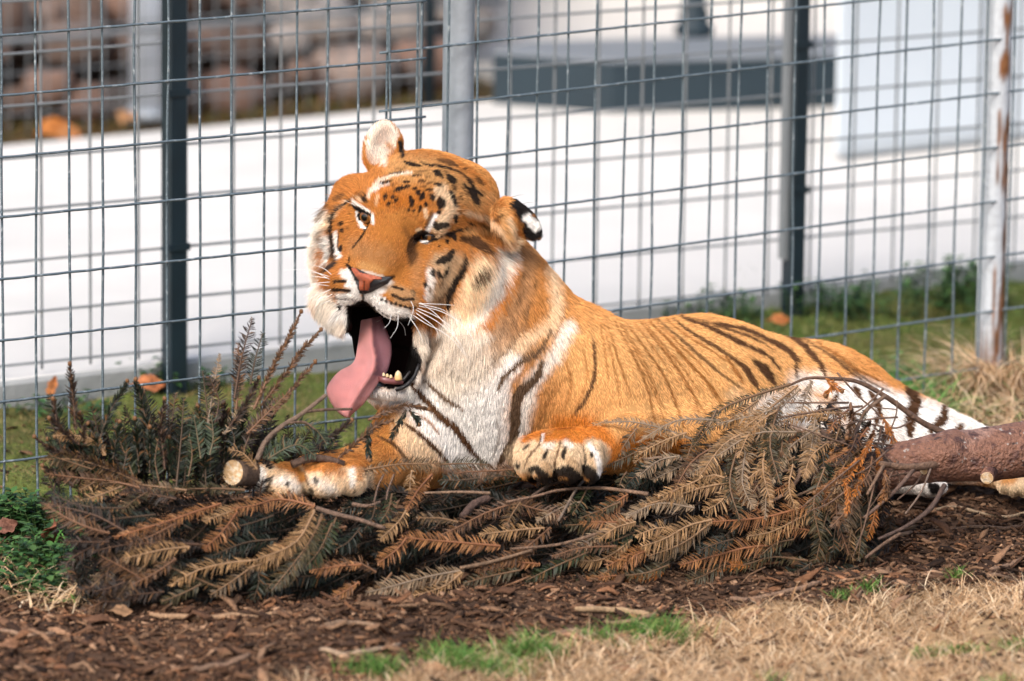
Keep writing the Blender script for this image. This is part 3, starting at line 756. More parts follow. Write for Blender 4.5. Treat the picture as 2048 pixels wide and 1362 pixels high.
def bough(P, r0, r1, c=(.16,.085,.05), lift=22, wadd=None, n=26):
    P = resample(np.array(P, float), n)
    wv = pile_w(P[:, 0], P[:, 1]) - lift
    if wadd is not None: wv = wv + np.linspace(wadd[0], wadd[1], n)
    Wp = at_depth(P[:, 0], P[:, 1], wv)
    rr = .82 * np.linspace(r0, r1, n) * (1 + .16 * (vnoise(np.c_[np.arange(n) * .9, P[:, 0]], .8, 3) - .5)) / PX
    V, Fq = tube_vf(Wp, rr, 8)
    cc = np.array(c) * .74 * (.75 + .5 * vnoise(V, 160, 4)[:, None])
    mesh('branch', V, clean_faces(Fq), M_branch, tree, True, col=cc, origin=Wp[0])
# trunk: butt at the right, running into the heap
ctl = np.array([(2330,858,175),(2160,880,140),(2048,898,112),(1940,912,82),(1840,922,50),(1700,955,60),(1450,1000,50),(1150,1040,20),(800,1060,-50),(520,1060,-110)], float)
ct = resample(ctl, 150)
tr = np.interp(ct[:, 0], [520, 900, 1400, 1800, 1900, 2048, 2330], [10, 19, 30, 43, 49, 57, 63])
n_ = 32
cw = at_depth(ct[:, 0], ct[:, 1], ct[:, 2])
V, Fq = tube_vf(cw, tr / PX, n_)
body_n = len(ct) * n_
ang = np.tile(np.arange(n_), len(ct)); ringi = np.repeat(np.arange(len(ct)), n_)
cen = cw[ringi]; off = V[:body_n] - cen
px_ = ct[ringi, 0]; vv = project(V[:body_n])
bump_ = 1 + .05 * (vnoise(V[:body_n], 30, 5) - .5) + .04 * (vnoise(V[:body_n], 90, 6) - .5)
for kx, ky, ra, h in [(1902,878,26,.16),(1892,908,34,.22),(1972,950,22,.12),(1962,905,12,.08),(1845,905,26,.15),(1800,900,20,.12),(2012,870,16,.06),(1990,945,14,.06)]:
    d = np.hypot(vv[0] - kx, vv[1] - ky); front = vv[2] < ct[ringi, 2]
    bump_ += np.where(front, h * np.exp(-(d / ra) ** 2) * (1 + .35 * np.cos(d / 2.6)), 0)
V[:body_n] = cen + off * bump_[:, None]
o = mesh('trunk', V, clean_faces(Fq), M_bark, tree, True, origin=cw[60])
# sawn stubs on the trunk
for x, y, r, dx, dy in [(1976,944,14,-2,12),(1852,934,8,-4,8)]:
    wv = np.interp(x, ct[::-1, 0], (ct[:, 2] - tr)[::-1])
    a = at_depth(x, y, wv + 14)[0]; b = at_depth(x + dx, y + dy, wv - 12)[0]
    st_ = tube('stub', np.array([a, (a + b) / 2, b]), np.array([r * 1.5, r * 1.05, r]) / PX, M_bark, tree, 14)
    cface = b + (b - a) / np.linalg.norm(b - a) * .0006
    V, Fq = tube_vf(np.array([b, cface + (b - a) * .02]), np.array([r * .93, r * .9]) / PX, 14)
    mesh('cut_face', V, clean_faces(Fq), M_wood, st_)
# the sawn leader end left of the paw
a, b = at_depth(560, 952, -120)[0], at_depth(466, 945, -250)[0]
lp_ = np.array([a + (b - a) * t for t in np.linspace(0, 1, 10)])
ld = tube('sawn_limb', lp_, np.array([20,21,22,23,24,24,25,25,26,26]) / PX, M_branch, tree, 22, col=(.12,.075,.05))
ax_ = (b - a) / np.linalg.norm(b - a)
tdir = np.cross(ax_, [0, 0, 1]); tdir /= np.linalg.norm(tdir); bdir = np.cross(tdir, ax_)
rr_, aa_ = np.linspace(0, 1, 9), np.linspace(0, 2 * np.pi, 36, endpoint=False)
Vc = [b + ax_ * (.0008 + .0035 * (vnoise(np.array([[math.cos(t) * r * 3, math.sin(t) * r * 3]]), 1.1, 12)[0] - .3) * (r < .8)) + (tdir * math.cos(t) + bdir * math.sin(t)) * r * 24.6 / PX for r in rr_ for t in aa_]
Vc = np.array(Vc); i = np.arange(8)[:, None] * 36; j = np.arange(36)[None]
mesh('cut_face', Vc, np.stack([i + j, i + (j + 1) % 36, i + 36 + (j + 1) % 36, i + 36 + j], -1).reshape(-1, 4), M_wood, ld, False)

# boughs one can follow in the heap
bough(C3([(1725,672),(1600,610),(1460,510),(1330,440),(1200,425),(1110,425),(1040,452)]), 8.5, 3.2, (.17,.095,.06), 30, (40, 0), 40)
bough(C3([(1450,500),(1370,560),(1330,640),(1300,720),(1270,820)]), 5.5, 3, (.24,.15,.10), 40)
bough(C7([(1700,150),(1580,178),(1450,190),(1310,172)]), 12, 6.5, (.21,.12,.075), 95)
bough(C7([(1335,172),(1290,250),(1245,330)]), 5, 3.5, (.22,.13,.08), 95)
bough(C7([(1480,205),(1390,310),(1230,450)]), 5.5, 4, (.17,.10,.07), 90)
bough(C7([(1570,200),(1520,320),(1440,430)]), 3, 2, (.22,.15,.11), 92)
bough(C7([(1640,285),(1570,400),(1450,490),(1300,560)]), 7, 4, (.10,.06,.045), 70)
bough(C7([(1415,530),(1320,590),(1235,655)]), 5, 4, (.20,.12,.08), 40)
bough(C7([(1000,10),(1100,55),(1250,130),(1420,190)]), 11, 9, (.11,.065,.045), 20)
bough(C7([(865,208),(740,215),(580,270)]), 4.5, 2.8, (.24,.14,.085), 40)
bough(C7([(905,200),(890,250),(830,320),(750,370)]), 6, 4, (.19,.11,.07), 36)
bough(C7([(300,150),(200,140),(100,150)]), 5, 3, (.22,.14,.09), 36)
bough(C7([(1000,290),(900,330),(820,360)]), 4, 3, (.17,.10,.06), 20)
for P, r in [(C3([(1240,400),(1330,500),(1400,560),(1470,650),(1500,800)]),2), (C3([(1300,465),(1380,540),(1500,560)]),1.8), (C3([(1290,530),(1190,530),(1000,530)]),2.4), (C3([(1350,545),(1200,560),(960,600)]),2.6),
    (C3([(1640,780),(1500,700),(1400,640)]),2.6), (C3([(1500,520),(1490,600),(1420,760)]),1.8), (C3([(1560,610),(1480,640),(1300,600)]),2), (C3([(1640,780),(1580,880),(1500,950)]),2.4), (C3([(1560,830),(1430,860),(1340,900)]),2),
    (C3([(1440,470),(1340,560),(1210,610)]),2.2), (C3([(1400,700),(1500,830),(1510,880)]),1.8)]:
    bough(P, r * 1.2, r * .8, (.20,.12,.08), 46, n=16)
bough(C5([(85,350),(130,255),(210,180),(300,125),(430,25)]), 7, 5, (.20,.13,.09), 34)
bough(C5([(260,372),(340,345),(430,345),(520,370)]), 10, 8, (.13,.075,.05), 10)
bough(C5([(250,165),(320,160),(380,200)]), 3, 2, (.2,.12,.08), 40)
bough(C5([(330,108),(430,98),(560,95)]), 4, 3, (.15,.09,.06), 34)
bough(C5([(1250,515),(1090,510),(920,515)]), 4, 3, (.26,.16,.10), 24)
bough(C5([(2040,520),(1800,490),(1600,500),(1480,530),(1330,560)]), 5, 3, (.27,.16,.10), 32)
bough(C5([(380,590),(500,625),(600,650),(725,692)]), 6, 5, (.18,.11,.075), 32)
bough(C5([(1240,540),(1170,570),(1110,635)]), 10, 9, (.10,.055,.04), 6)
bough(C5([(1840,700),(1600,770),(1350,795)]), 4.5, 3, (.22,.13,.08), 24)
bough(C5([(1100,890),(1250,860),(1460,800)]), 5, 3.5, (.24,.145,.085), 26)
bough(C5([(1800,405),(1700,470),(1590,655)]), 4, 3, (.24,.17,.12), 30)
bough(C5([(720,420),(690,480),(670,560)]), 3, 2, (.2,.12,.08), 20); bough(C5([(770,420),(740,500),(730,560)]), 3, 2, (.2,.12,.08), 20)
bough(C5([(560,570),(640,580),(700,560)]), 5, 4, (.2,.12,.08), 24)
bough(C5([(1460,530),(1560,470),(1700,440),(1830,405)]), 4, 3, (.12,.07,.045), 20)
# sprigs of the photograph, base to tip
U = [([(430,740),(415,560),(395,360)],'dbrown',20,'round'), ([(335,740),(312,640),(300,560)],'dbrown',16,'round'), ([(570,780),(620,640),(680,540),(722,460)],'dgreen',22,'round'), ([(640,900),(662,780),(680,690)],'dgreen',20,'round'),
 ([(790,980),(775,800),(765,670)],'dgreen',24,'round'), ([(850,980),(850,860),(850,720)],'dgreen',20,'round'), ([(935,960),(915,720),(935,560)],'dbrown',20,'round'), ([(1000,1060),(1030,760),(1042,560)],'dgreen',26,'flat'),
 ([(1140,900),(1115,740),(1100,660)],'blue',24,'flat'), ([(1230,850),(1190,720),(1150,400)],'dgreen',24,'flat'), ([(1180,700),(1215,480),(1247,310)],'grey',14,'flat'), ([(1330,560),(1370,330),(1432,105)],'dbrown',22,'flat'),
 ([(1420,480),(1450,330),(1490,190)],'dgreen',22,'flat'), ([(1340,620),(1358,430),(1350,250)],'brown',18,'flat'), ([(1440,620),(1540,400),(1640,210),(1710,65)],'brown',16,'round'), ([(1480,600),(1620,420),(1720,280),(1822,168)],'brown',16,'round'),
 ([(1540,660),(1650,520),(1720,430),(1790,350)],'brown',14,'round'), ([(1270,760),(1330,680),(1400,600),(1490,550)],'grey',22,'flat'), ([(1380,860),(1450,700),(1560,560)],'dbrown',24,'flat'), ([(1300,720),(1390,600),(1470,440)],'dbrown',20,'round'),
 ([(1220,700),(1240,560),(1180,430)],'dbrown',20,'flat'), ([(1400,760),(1520,640),(1640,520)],'brown',20,'flat'), ([(1190,880),(1210,780),(1200,660)],'blue',24,'flat'), ([(1070,1000),(1090,880),(1075,760)],'green',24,'flat'),
 ([(700,960),(720,850),(700,760)],'dgreen',24,'flat'), ([(560,880),(540,780),(500,700)],'dgreen',22,'round'), ([(480,820),(470,740),(450,640)],'dbrown',20,'round'), ([(900,1020),(880,900),(900,780)],'green',24,'flat'), ([(1320,880),(1330,780),(1290,690)],'dgreen',26,'flat'),
 ([(800,1040),(620,960),(420,905),(230,905)],'obrown',26,'flat'), ([(600,880),(540,800),(440,770),(300,770)],'tan',18,'flat'), ([(780,1020),(500,900),(300,850),(195,775)],'dbrown',18,'round'), ([(860,1080),(640,1030),(450,1010),(260,985)],'brown',22,'flat'),
 ([(690,1060),(560,1110),(440,1140),(388,1140)],'tan',20,'flat'), ([(840,1090),(770,1130),(690,1195)],'olive',26,'flat'), ([(720,1320),(560,1230),(420,1190),(235,1150)],'dbrown',30,'flat'), ([(760,1010),(700,850),(640,700)],'green',24,'flat'),
 ([(690,1040),(560,1030),(450,1080)],'tan',18,'flat'), ([(1060,1080),(900,1060),(700,1040),(580,1040)],'obrown',20,'flat'), ([(1390,1080),(1220,1070),(1000,1080),(860,1095)],'olive',22,'flat'), ([(1000,1130),(850,1100),(700,1090)],'dbrown',22,'flat'),
 ([(700,1180),(560,1180),(400,1150),(300,1090)],'dgreen',22,'flat'), ([(520,960),(400,920),(280,880)],'olive',20,'flat'), ([(450,820),(380,760),(280,670)],'dbrown',16,'round'), ([(420,1060),(340,1000),(240,940)],'dbrown',18,'round'), ([(1460,960),(1380,870),(1300,850)],'tan',18,'flat'),
 ([(1500,900),(1560,840),(1640,800)],'blue',26,'flat'), ([(1780,780),(1840,760),(1900,790)],'dgreen',22,'flat')]
for P, pal, nl, stl in U: place(C4(P), pal, nl, stl, 14)
Mid = [([(140,345),(230,290),(300,275),(375,330)],'blue',26,'flat'), ([(250,162),(340,172),(395,215),(435,275)],'blue',24,'flat'), ([(490,340),(600,250),(660,190),(760,150)],'brown',18,'round'), ([(640,150),(760,95),(850,78),(945,96)],'brown',16,'round'),
 ([(830,100),(790,180),(748,252)],'dgreen',16,'round'), ([(655,165),(640,260),(650,350)],'dgreen',18,'round'), ([(845,100),(880,135),(895,172)],'dgreen',16,'round'), ([(420,250),(500,200),(560,150)],'dbrown',20,'round'), 
 ([(620,400),(780,372),(900,370),(1000,365)],'obrown',22,'flat'), ([(1000,372),(1120,368),(1240,372)],'olive',20,'flat'), ([(1420,395),(1250,405),(1100,412),(1030,435)],'brown',22,'flat'), ([(960,420),(890,500),(830,600)],'rust',20,'flat'), ([(860,400),(850,450),(850,505)],'tan',20,'flat'),
 ([(1480,535),(1250,605),(1080,690),(980,735)],'brown',24,'flat'), ([(830,600),(790,660),(700,745)],'tan',24,'flat'), ([(375,580),(200,545),(60,580),(-40,590)],'rust',28,'flat'), ([(370,600),(280,740),(150,850),(40,890)],'tan',24,'flat'),
 ([(410,620),(360,740),(280,880),(180,990)],'olive',28,'flat'), ([(480,640),(430,760),(350,900)],'green',28,'flat'), ([(1300,780),(1100,762),(950,750),(810,735)],'rust',28,'flat'), ([(1520,690),(1380,700),(1200,722)],'tan',24,'flat'),
 ([(1450,810),(1300,850),(1150,890)],'brown',24,'flat'), ([(1120,900),(950,930),(800,970),(635,1012)],'grey',30,'flat'), ([(1110,910),(1020,980),(860,1032)],'tan',24,'flat'), ([(680,910),(580,860),(470,880),(365,912)],'brown',22,'flat'),
 ([(1960,650),(1850,660),(1700,655)],'rust',22,'flat'), ([(2040,800),(1950,820),(1838,880)],'rust',32,'flat'), ([(2000,930),(1850,930),(1690,962)],'rust',18,'flat'), ([(1740,810),(1600,870),(1430,952)],'green',22,'flat'), ([(1400,900),(1250,930),(1120,965)],'olive',22,'flat'),
 ([(830,740),(780,800),(690,865)],'rust',24,'flat'), ([(1350,560),(1500,600),(1620,640)],'brown',26,'flat'), ([(1400,560),(1360,620),(1330,680)],'obrown',22,'flat'), ([(1090,660),(1000,640),(880,640)],'obrown',20,'flat'), ([(1700,560),(1600,590),(1480,660)],'grey',22,'flat'),
 ([(1740,480),(1700,560),(1660,620)],'green',22,'flat'), ([(1900,560),(1800,600),(1700,640)],'olive',24,'flat'), ([(680,560),(660,640),(620,700)],'dgreen',24,'flat'), ([(760,520),(740,600),(700,660)],'green',22,'flat'), ([(600,690),(540,760),(470,800)],'dgreen',26,'flat'),
 ([(1880,780),(1700,790),(1560,830)],'brown',20,'flat'), ([(1500,870),(1400,860),(1280,850)],'rust',18,'flat'), ([(1200,440),(1100,450),(1000,450)],'dgreen',22,'flat'), ([(1420,440),(1330,430),(1220,440)],'dgreen',24,'flat')]
for P, pal, nl, stl in Mid: place(C5(P), pal, nl, stl, 26)
Low = [([(1130,20),(1000,60),(860,110),(720,150),(590,190)],'rust',24,'flat'), ([(1215,60),(1140,160),(1045,250)],'rust',26,'flat'), ([(970,240),(830,255),(635,300)],'tan',26,'flat'), ([(1300,310),(1150,325),(1000,365),(868,440)],'tan',30,'flat'),
 ([(1610,60),(1510,220),(1300,310)],'tan',28,'flat'), ([(1650,90),(1560,250),(1390,465)],'olive',28,'flat'), ([(1300,335),(1180,420),(1080,485)],'obrown',24,'flat'), ([(1320,340),(1325,420),(1300,510)],'dgreen',24,'flat'), ([(900,300),(800,370),(680,432)],'brown',20,'flat'),
 ([(740,410),(620,340),(505,280)],'brown',24,'flat'), ([(1040,230),(850,220),(640,230),(480,262)],'dbrown',20,'flat'), ([(1420,200),(1250,220),(1090,285)],'dgreen',28,'flat'), ([(700,500),(600,520),(510,520)],'dbrown',22,'flat'), ([(1030,430),(930,480),(830,520)],'olive',22,'flat'),
 ([(560,170),(450,140),(320,80),(230,20)],'brown',26,'flat'), ([(560,215),(440,215),(330,210)],'dbrown',18,'flat'), ([(1500,320),(1420,400),(1360,460)],'olive',24,'flat'), ([(1700,120),(1640,250),(1560,350)],'green',28,'flat'), ([(900,120),(760,190),(640,220)],'brown',26,'flat'),
 ([(1400,80),(1280,120),(1150,150)],'dgreen',26,'flat'), ([(1300,30),(1180,60),(1040,110)],'tan',26,'flat'), ([(840,470),(740,480),(640,490)],'dbrown',22,'flat'), ([(640,420),(560,450),(480,470)],'dbrown',20,'flat'), ([(1850,330),(1720,340),(1590,360)],'rust',22,'flat'), ([(1840,420),(1760,470),(1700,500)],'rust',18,'flat')]
for P, pal, nl, stl in Low: place(C6(P), pal, nl, stl, 24)
Rt = [([(590,10),(480,110),(400,190),(320,225)],'grey',28,'flat'), ([(600,10),(625,100),(605,205)],'tan',28,'flat'), ([(570,265),(450,230),(330,280),(170,345)],'tan',26,'flat'), ([(580,262),(400,295),(230,350),(90,385)],'tan',26,'flat'), ([(570,280),(490,370),(410,415)],'tan',26,'flat'),
 ([(1065,350),(900,400),(700,450),(448,470)],'rust',36,'flat'), ([(450,460),(330,490),(200,560),(90,595)],'tan',32,'flat'), ([(440,480),(300,580),(130,645)],'obrown',28,'flat'), ([(1045,385),(900,450),(760,520),(630,545)],'tan',32,'flat'), ([(810,590),(640,600),(480,640),(285,692)],'rust',34,'flat'),
 ([(940,670),(760,650),(620,690),(480,705)],'olive',24,'flat'), ([(520,685),(420,740),(325,775)],'olive',28,'flat'), ([(985,5),(945,120),(930,235)],'tan',26,'flat'), ([(1160,80),(1110,220),(1060,345)],'tan',24,'flat'), ([(1190,0),(1160,120),(1150,215)],'rust',24,'flat'), ([(1150,225),(1175,350),(1140,510)],'grey',28,'flat'),
 ([(1050,395),(1020,500),(985,665)],'olive',26,'flat'), ([(1200,370),(1215,500),(1200,665)],'olive',20,'flat'), ([(1165,510),(1150,600),(1175,665)],'tan',24,'flat'), ([(990,520),(850,505),(730,555)],'rust',24,'flat'), ([(360,400),(180,375),(15,440)],'grey',26,'flat'), ([(140,615),(60,640),(-10,700)],'rust',28,'flat'),
 ([(300,25),(200,70),(50,170)],'tan',24,'flat'), ([(380,20),(350,70),(320,150)],'obrown',24,'flat'), ([(700,60),(600,90),(520,150)],'olive',24,'flat'), ([(1100,420),(1080,520),(1070,620)],'dgreen',26,'flat'), ([(1010,60),(1030,180),(1050,290)],'green',24,'flat'), ([(800,20),(790,90),(740,150)],'olive',22,'flat'), ([(900,150),(780,170),(680,200)],'olive',22,'flat'),
 ([(1290,400),(1270,480),(1240,560)],'orange',16,'flat'), ([(700,420),(620,340),(560,290)],'rust',24,'flat'), ([(840,270),(760,320),(720,350)],'rust',26,'flat'), ([(640,700),(560,690),(480,715)],'orange',16,'flat'), ([(230,690),(120,730),(0,745)],'olive',22,'flat'), ([(200,730),(100,760),(10,770)],'orange',16,'flat'),
 ([(960,680),(900,720),(830,750)],'dgreen',24,'flat'), ([(1200,700),(1120,720),(1000,745)],'dgreen',20,'flat'), ([(280,520),(180,500),(60,540)],'tan',24,'flat'), ([(560,560),(480,580),(380,620)],'dgreen',26,'flat'), ([(160,180),(80,220),(0,290)],'dgreen',26,'flat'), ([(280,130),(180,170),(60,210)],'dgreen',22,'flat'), ([(870,560),(780,580),(700,640)],'olive',24,'flat'),
 ([(980,250),(1030,320),(1060,380)],'rust',22,'flat'), ([(20,330),(-60,380),(-140,450)],'rust',26,'flat'), ([(60,470),(-40,500),(-130,560)],'tan',26,'flat')]
for P, pal, nl, stl in Rt: place(C7(P), pal, nl, stl, 34)
Arch = [([(1040,450),(880,500),(720,570),(618,700)],'olive',16,'flat'), ([(1070,455),(930,570),(800,670),(715,745)],'tan',24,'flat'), ([(1130,435),(1100,520),(1078,605)],'grey',20,'flat'), ([(1200,600),(1100,585),(960,622)],'tan',22,'flat'), ([(1340,580),(1200,575),(1050,592)],'tan',20,'flat'), ([(1145,600),(1130,720),(1100,865)],'grey',26,'flat'),
 ([(830,670),(842,760),(808,835)],'grey',26,'flat'), ([(620,690),(480,640),(350,612),(240,615)],'grey',16,'flat'), ([(250,605),(175,640),(150,695)],'tan',14,'flat'), ([(375,640),(330,700),(295,755)],'obrown',20,'flat'), ([(590,660),(480,700),(365,765)],'tan',22,'flat'), ([(1190,425),(1225,455),(1262,480)],'orange',18,'round'), ([(1225,430),(1215,470),(1190,500)],'orange',16,'round'),
 ([(1430,580),(1460,640),(1485,705)],'orange',16,'round'), ([(1400,650),(1380,700),(1370,730)],'rust',14,'round'), ([(1510,700),(1490,760),(1500,800)],'orange',14,'round'), ([(1300,680),(1270,730),(1262,750)],'orange',16,'round'), ([(900,520),(800,590),(700,640)],'obrown',20,'flat'), ([(960,560),(860,590),(720,620)],'grey',20,'flat'), ([(1000,640),(900,680),(820,740)],'olive',22,'flat'),
 ([(1080,470),(1010,540),(960,600)],'grey',18,'flat'), ([(1000,650),(1000,740),(960,830)],'olive',24,'flat'), ([(720,560),(680,640),(620,720)],'olive',18,'flat'), ([(460,700),(380,740),(250,800)],'olive',20,'flat'), ([(560,760),(470,780),(380,850)],'grey',22,'flat'), ([(330,830),(310,860),(300,890)],'olive',18,'flat'), ([(1290,560),(1240,600),(1200,660)],'rust',18,'flat'),
 ([(1250,640),(1230,720),(1240,800)],'obrown',20,'flat'), ([(1200,680),(1180,760),(1190,840)],'dgreen',22,'flat')]
for P, pal, nl, stl in Arch: place(C3(P), pal, nl, stl, 44)
# thicket of upright shoots at the left end
for k in range(44):
    x = g.uniform(120, 500); yb = g.uniform(900, 985)
    ytop = yb - g.uniform(70, 150) * (1.0 if x > 250 else .75)
    ln_ = (x - 380) / 900 + g.normal(0, .16)
    P = [(x, yb), (x + (yb - ytop) * ln_ * .4, (yb + ytop) / 2), (x + (yb - ytop) * ln_, ytop)]
    place(P, g.choice(['dgreen','dbrown','green','blue'], p=[.5,.25,.17,.08]), g.uniform(20, 27), g.choice(['flat','round']), -6 - 40 * g.random())
# browned sprays and dead twigs hanging before the trunk
for k in range(15):
    x = g.uniform(1670, 1800); y = g.uniform(800, 960); L = g.uniform(50, 120); an = g.normal(1.9, .5)
    place([(x, y), (x + math.cos(an) * L * .5, y + math.sin(an) * L * .5), (x + math.cos(an + .2) * L, y + math.sin(an + .2) * L)], g.choice(['orange','rust','dbrown','brown']), g.uniform(13, 20), g.choice(['round','flat']), g.uniform(60, 110))
for k in range(12):
    x = g.uniform(1660, 1820); y = g.uniform(830, 990); L = g.uniform(70, 170); an = g.normal(2.3, .8)
    bough([(x, y), (x + math.cos(an) * L * .5, y + math.sin(an) * L * .5 + g.normal(0, 8)), (x + math.cos(an) * L, y + math.sin(an) * L)], 2.6, 1.5, (.19,.11,.07), g.uniform(60, 110), n=12)
def xleft(y): return 78 + np.maximum(0, np.asarray(y, float) - 980) * .48
for k in range(26):
    x = g.uniform(1420, 1760); y = g.uniform(800, 950); L = g.uniform(80, 170); an = g.choice([g.normal(2.7, .3), g.normal(1.75, .25)], p=[.6, .4])
    if y < 830 and x < 1500: continue
    place([(x, y), (x + math.cos(an) * L * .5, y + math.sin(an) * L * .5), (x + math.cos(an - .25) * L, y + math.sin(an - .25) * L)], g.choice(['tan','grey','olive','obrown','brown'], p=[.3,.2,.2,.2,.1]), g.uniform(19, 26), 'flat', g.uniform(36, 60))
# the rest of the heap in view, along the same lie
def heap_dir(x):
    if x < 480: return np.array([-.85, g.normal(.25, .45)])
    if x > 1500: return np.array([-.35 + g.normal(0, .35), .9])
    return np.array([-.9, g.normal(.42, .32)])
def heap_pal(x, y, deep):
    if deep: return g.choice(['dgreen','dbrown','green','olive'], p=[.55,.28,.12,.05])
    if x < 500: return g.choice(['dgreen','dbrown','olive','brown','obrown'], p=[.25,.25,.2,.2,.1])
    if x < 1150: return g.choice(['dgreen','olive','obrown','brown','rust','tan'], p=[.16,.2,.22,.2,.12,.1])
    return g.choice(['olive','obrown','tan','grey','rust','green'], p=[.2,.2,.22,.16,.14,.08])
fill = min(300 - nsprig[0], 60)
for k in range(fill):
    x = g.uniform(140, 1760); yt = np.interp(x, TOPX, TOPY) + 26; yf = yfront(x) - 22
    y = yt + (yf - yt) * g.random() ** .9
    d = heap_dir(x); d /= np.linalg.norm(d); L = g.uniform(110, 210)
    P = np.array([[x, y], [x + d[0] * L * .5, y + d[1] * L * .5 + g.normal(0, 8)], [x + d[0] * L, y + d[1] * L * .85 + g.normal(0, 10)]])
    P[:, 1] = np.minimum(P[:, 1], yfront(P[:, 0]) - 4); P[:, 0] = np.maximum(P[:, 0], xleft(P[:, 1]) + g.uniform(-45, 80))
    place(P, heap_pal(x, y, False), g.uniform(20, 28), 'flat', 6)
# inner twigs: the dark inside of the heap, too many to pick apart
Vs, Fs, Cs, nb_ = [], [], [], 0
for k in range(620):
    x = g.uniform(90, 1790); yt = np.interp(x, TOPX, TOPY) + 14; yf = yfront(x) - 8
    y = yt + (yf - yt) * g.random(); deep = g.uniform(34, 170)
    d = heap_dir(x); d /= np.linalg.norm(d); L = g.uniform(90, 190)
    P = np.array([[x, y], [x + d[0] * L * .5, y + d[1] * L * .5], [x + d[0] * L, y + d[1] * L * .8]])
    P[:, 1] = np.clip(P[:, 1], np.interp(P[:, 0], TOPX, TOPY) + 8, yfront(P[:, 0]) - 10 - deep * .2)
    P[:, 0] = np.maximum(P[:, 0], xleft(P[:, 1]) + g.uniform(-20, 110))
    R_ = resample(P, 7); Wp = at_depth(R_[:, 0], R_[:, 1], pile_w(R_[:, 0], R_[:, 1]) + deep)
    nh = g.normal(0, 1, 3); nh /= np.linalg.norm(nh)
    V, Fc, c = sprig_geo(Wp, heap_pal(x, y, True), 26, 'flat', nh, g)
    Vs.append(V); Fs.append(Fc + nb_); Cs.append(c * .4); nb_ += len(V)  # needle colour cut down to paint the shade inside the heap
for k in range(150):
    x = g.uniform(110, 660); yb = g.uniform(930, 1000); ytop = yb - g.uniform(50, 150) * np.interp(x, [110, 300, 560, 660], [.6, 1, 1, .4])
    ln_ = (x - 380) / 900 + g.normal(0, .2)
    R_ = resample([(x, yb), (x + (yb - ytop) * ln_ * .4, (yb + ytop) / 2), (x + (yb - ytop) * ln_, ytop)], 7)
    Wp = at_depth(R_[:, 0], R_[:, 1], pile_w(R_[:, 0], R_[:, 1]) + g.uniform(25, 120))
    nh = g.normal(0, 1, 3); nh /= np.linalg.norm(nh)
    V, Fc, c = sprig_geo(Wp, g.choice(['dgreen','dbrown']), 25, 'flat', nh, g)
    Vs.append(V); Fs.append(Fc + nb_); Cs.append(c * .5); nb_ += len(V)  # inner shoots darkened too, as painted shade
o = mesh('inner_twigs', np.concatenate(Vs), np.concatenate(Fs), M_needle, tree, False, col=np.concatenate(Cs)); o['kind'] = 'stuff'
# ------------------------------------------------------------------ tiger: sculpted as one distance field
# sculpting frame: axes along right / down / depth, unit 1/PX m
def sc(x, y, wp):                                   # photo pixel + depth -> sculpt coordinates
    k = 1 + wp / F
    return np.array([(x - 1024) * k, (y - 681) * k, wp], float)
def to_world(Q):
    Q = np.asarray(Q, float)
    return CAM + E_F * (D0 + Q[:, 2:3] / PX) + E_R * Q[:, 0:1] / PX - E_U * Q[:, 1:2] / PX
def to_px(Q):
    k = 1 + Q[:, 2] / F
    return np.c_[Q[:, 0] / k + 1024, Q[:, 1] / k + 681]
GS = 3.2
LO = np.array([-560., -470., -340.]); HI = np.array([1130., 375., 830.])
DIM = np.ceil((HI - LO) / GS).astype(int)
FLD = np.full(DIM, 999.0, np.float32)
AX = [LO[k] + GS * np.arange(DIM[k]) for k in range(3)]
I3 = np.eye(3)
def sub(c, ext):
    lo = np.maximum(np.floor((c - ext - LO) / GS).astype(int), 0)
    hi = np.minimum(np.ceil((c + ext - LO) / GS).astype(int) + 1, DIM)
    return tuple(slice(a, b) for a, b in zip(lo, hi))
def pts(sl, c):
    return np.meshgrid(*[(AX[k][sl[k]] - c[k]).astype(np.float32) for k in range(3)], indexing='ij')
def smin(a, b, k):
    h = np.maximum(k - np.abs(a - b), 0) / k
    return np.minimum(a, b) - h * h * k * .25
def put(sl, d, k, cut=False):
    if cut:
        FLD[sl] = -smin(-FLD[sl], d, k)
    else:
        FLD[sl] = smin(FLD[sl], d, k)
def E(c, r, k=25, A=I3, cut=False):
    """ellipsoid; A rows = its axes"""
    c = np.asarray(c, float); r = np.asarray(r, float); A = np.asarray(A, float)
    ext = np.sqrt(((A * r[:, None]) ** 2).sum(0)) + k + 10
    sl = sub(c, ext); X, Y, Z = pts(sl, c)
    q = [(A[i, 0] * X + A[i, 1] * Y + A[i, 2] * Z) for i in range(3)]
    k0 = np.sqrt(sum((q[i] / r[i]) ** 2 for i in range(3))) + 1e-6
    k1 = np.sqrt(sum((q[i] / r[i] ** 2) ** 2 for i in range(3))) + 1e-6
    put(sl, (k0 * (k0 - 1) / k1).astype(np.float32), k, cut)
def RC(a, ra, b, rb, k=30, sq=1.0, cut=False):
    """tapered capsule"""
    a = np.asarray(a, float); b = np.asarray(b, float)
    c = (a + b) / 2; ext = np.abs(b - a) / 2 + max(ra, rb) + k + 10
    sl = sub(c, ext); X, Y, Z = pts(sl, a)
    ab = b - a
    t = np.clip((X * ab[0] + Y * ab[1] + Z * ab[2]) / (ab @ ab), 0, 1)
    d = np.sqrt((X - t * ab[0]) ** 2 + (Y - t * ab[1]) ** 2 + (Z - t * ab[2]) ** 2) - (ra + (rb - ra) * t)
    put(sl, d.astype(np.float32), k, cut)
H0 = sc(790, 457, -60)
e1 = np.array([.912, .287, -.293]); e1 /= np.linalg.norm(e1)
hn = np.array([-.36, .214, -.908]); hn -= e1 * (hn @ e1); hn /= np.linalg.norm(hn)
hu = np.cross(e1, hn); hu = hu if hu[1] < 0 else -hu
HA = np.stack([e1, hu, hn])
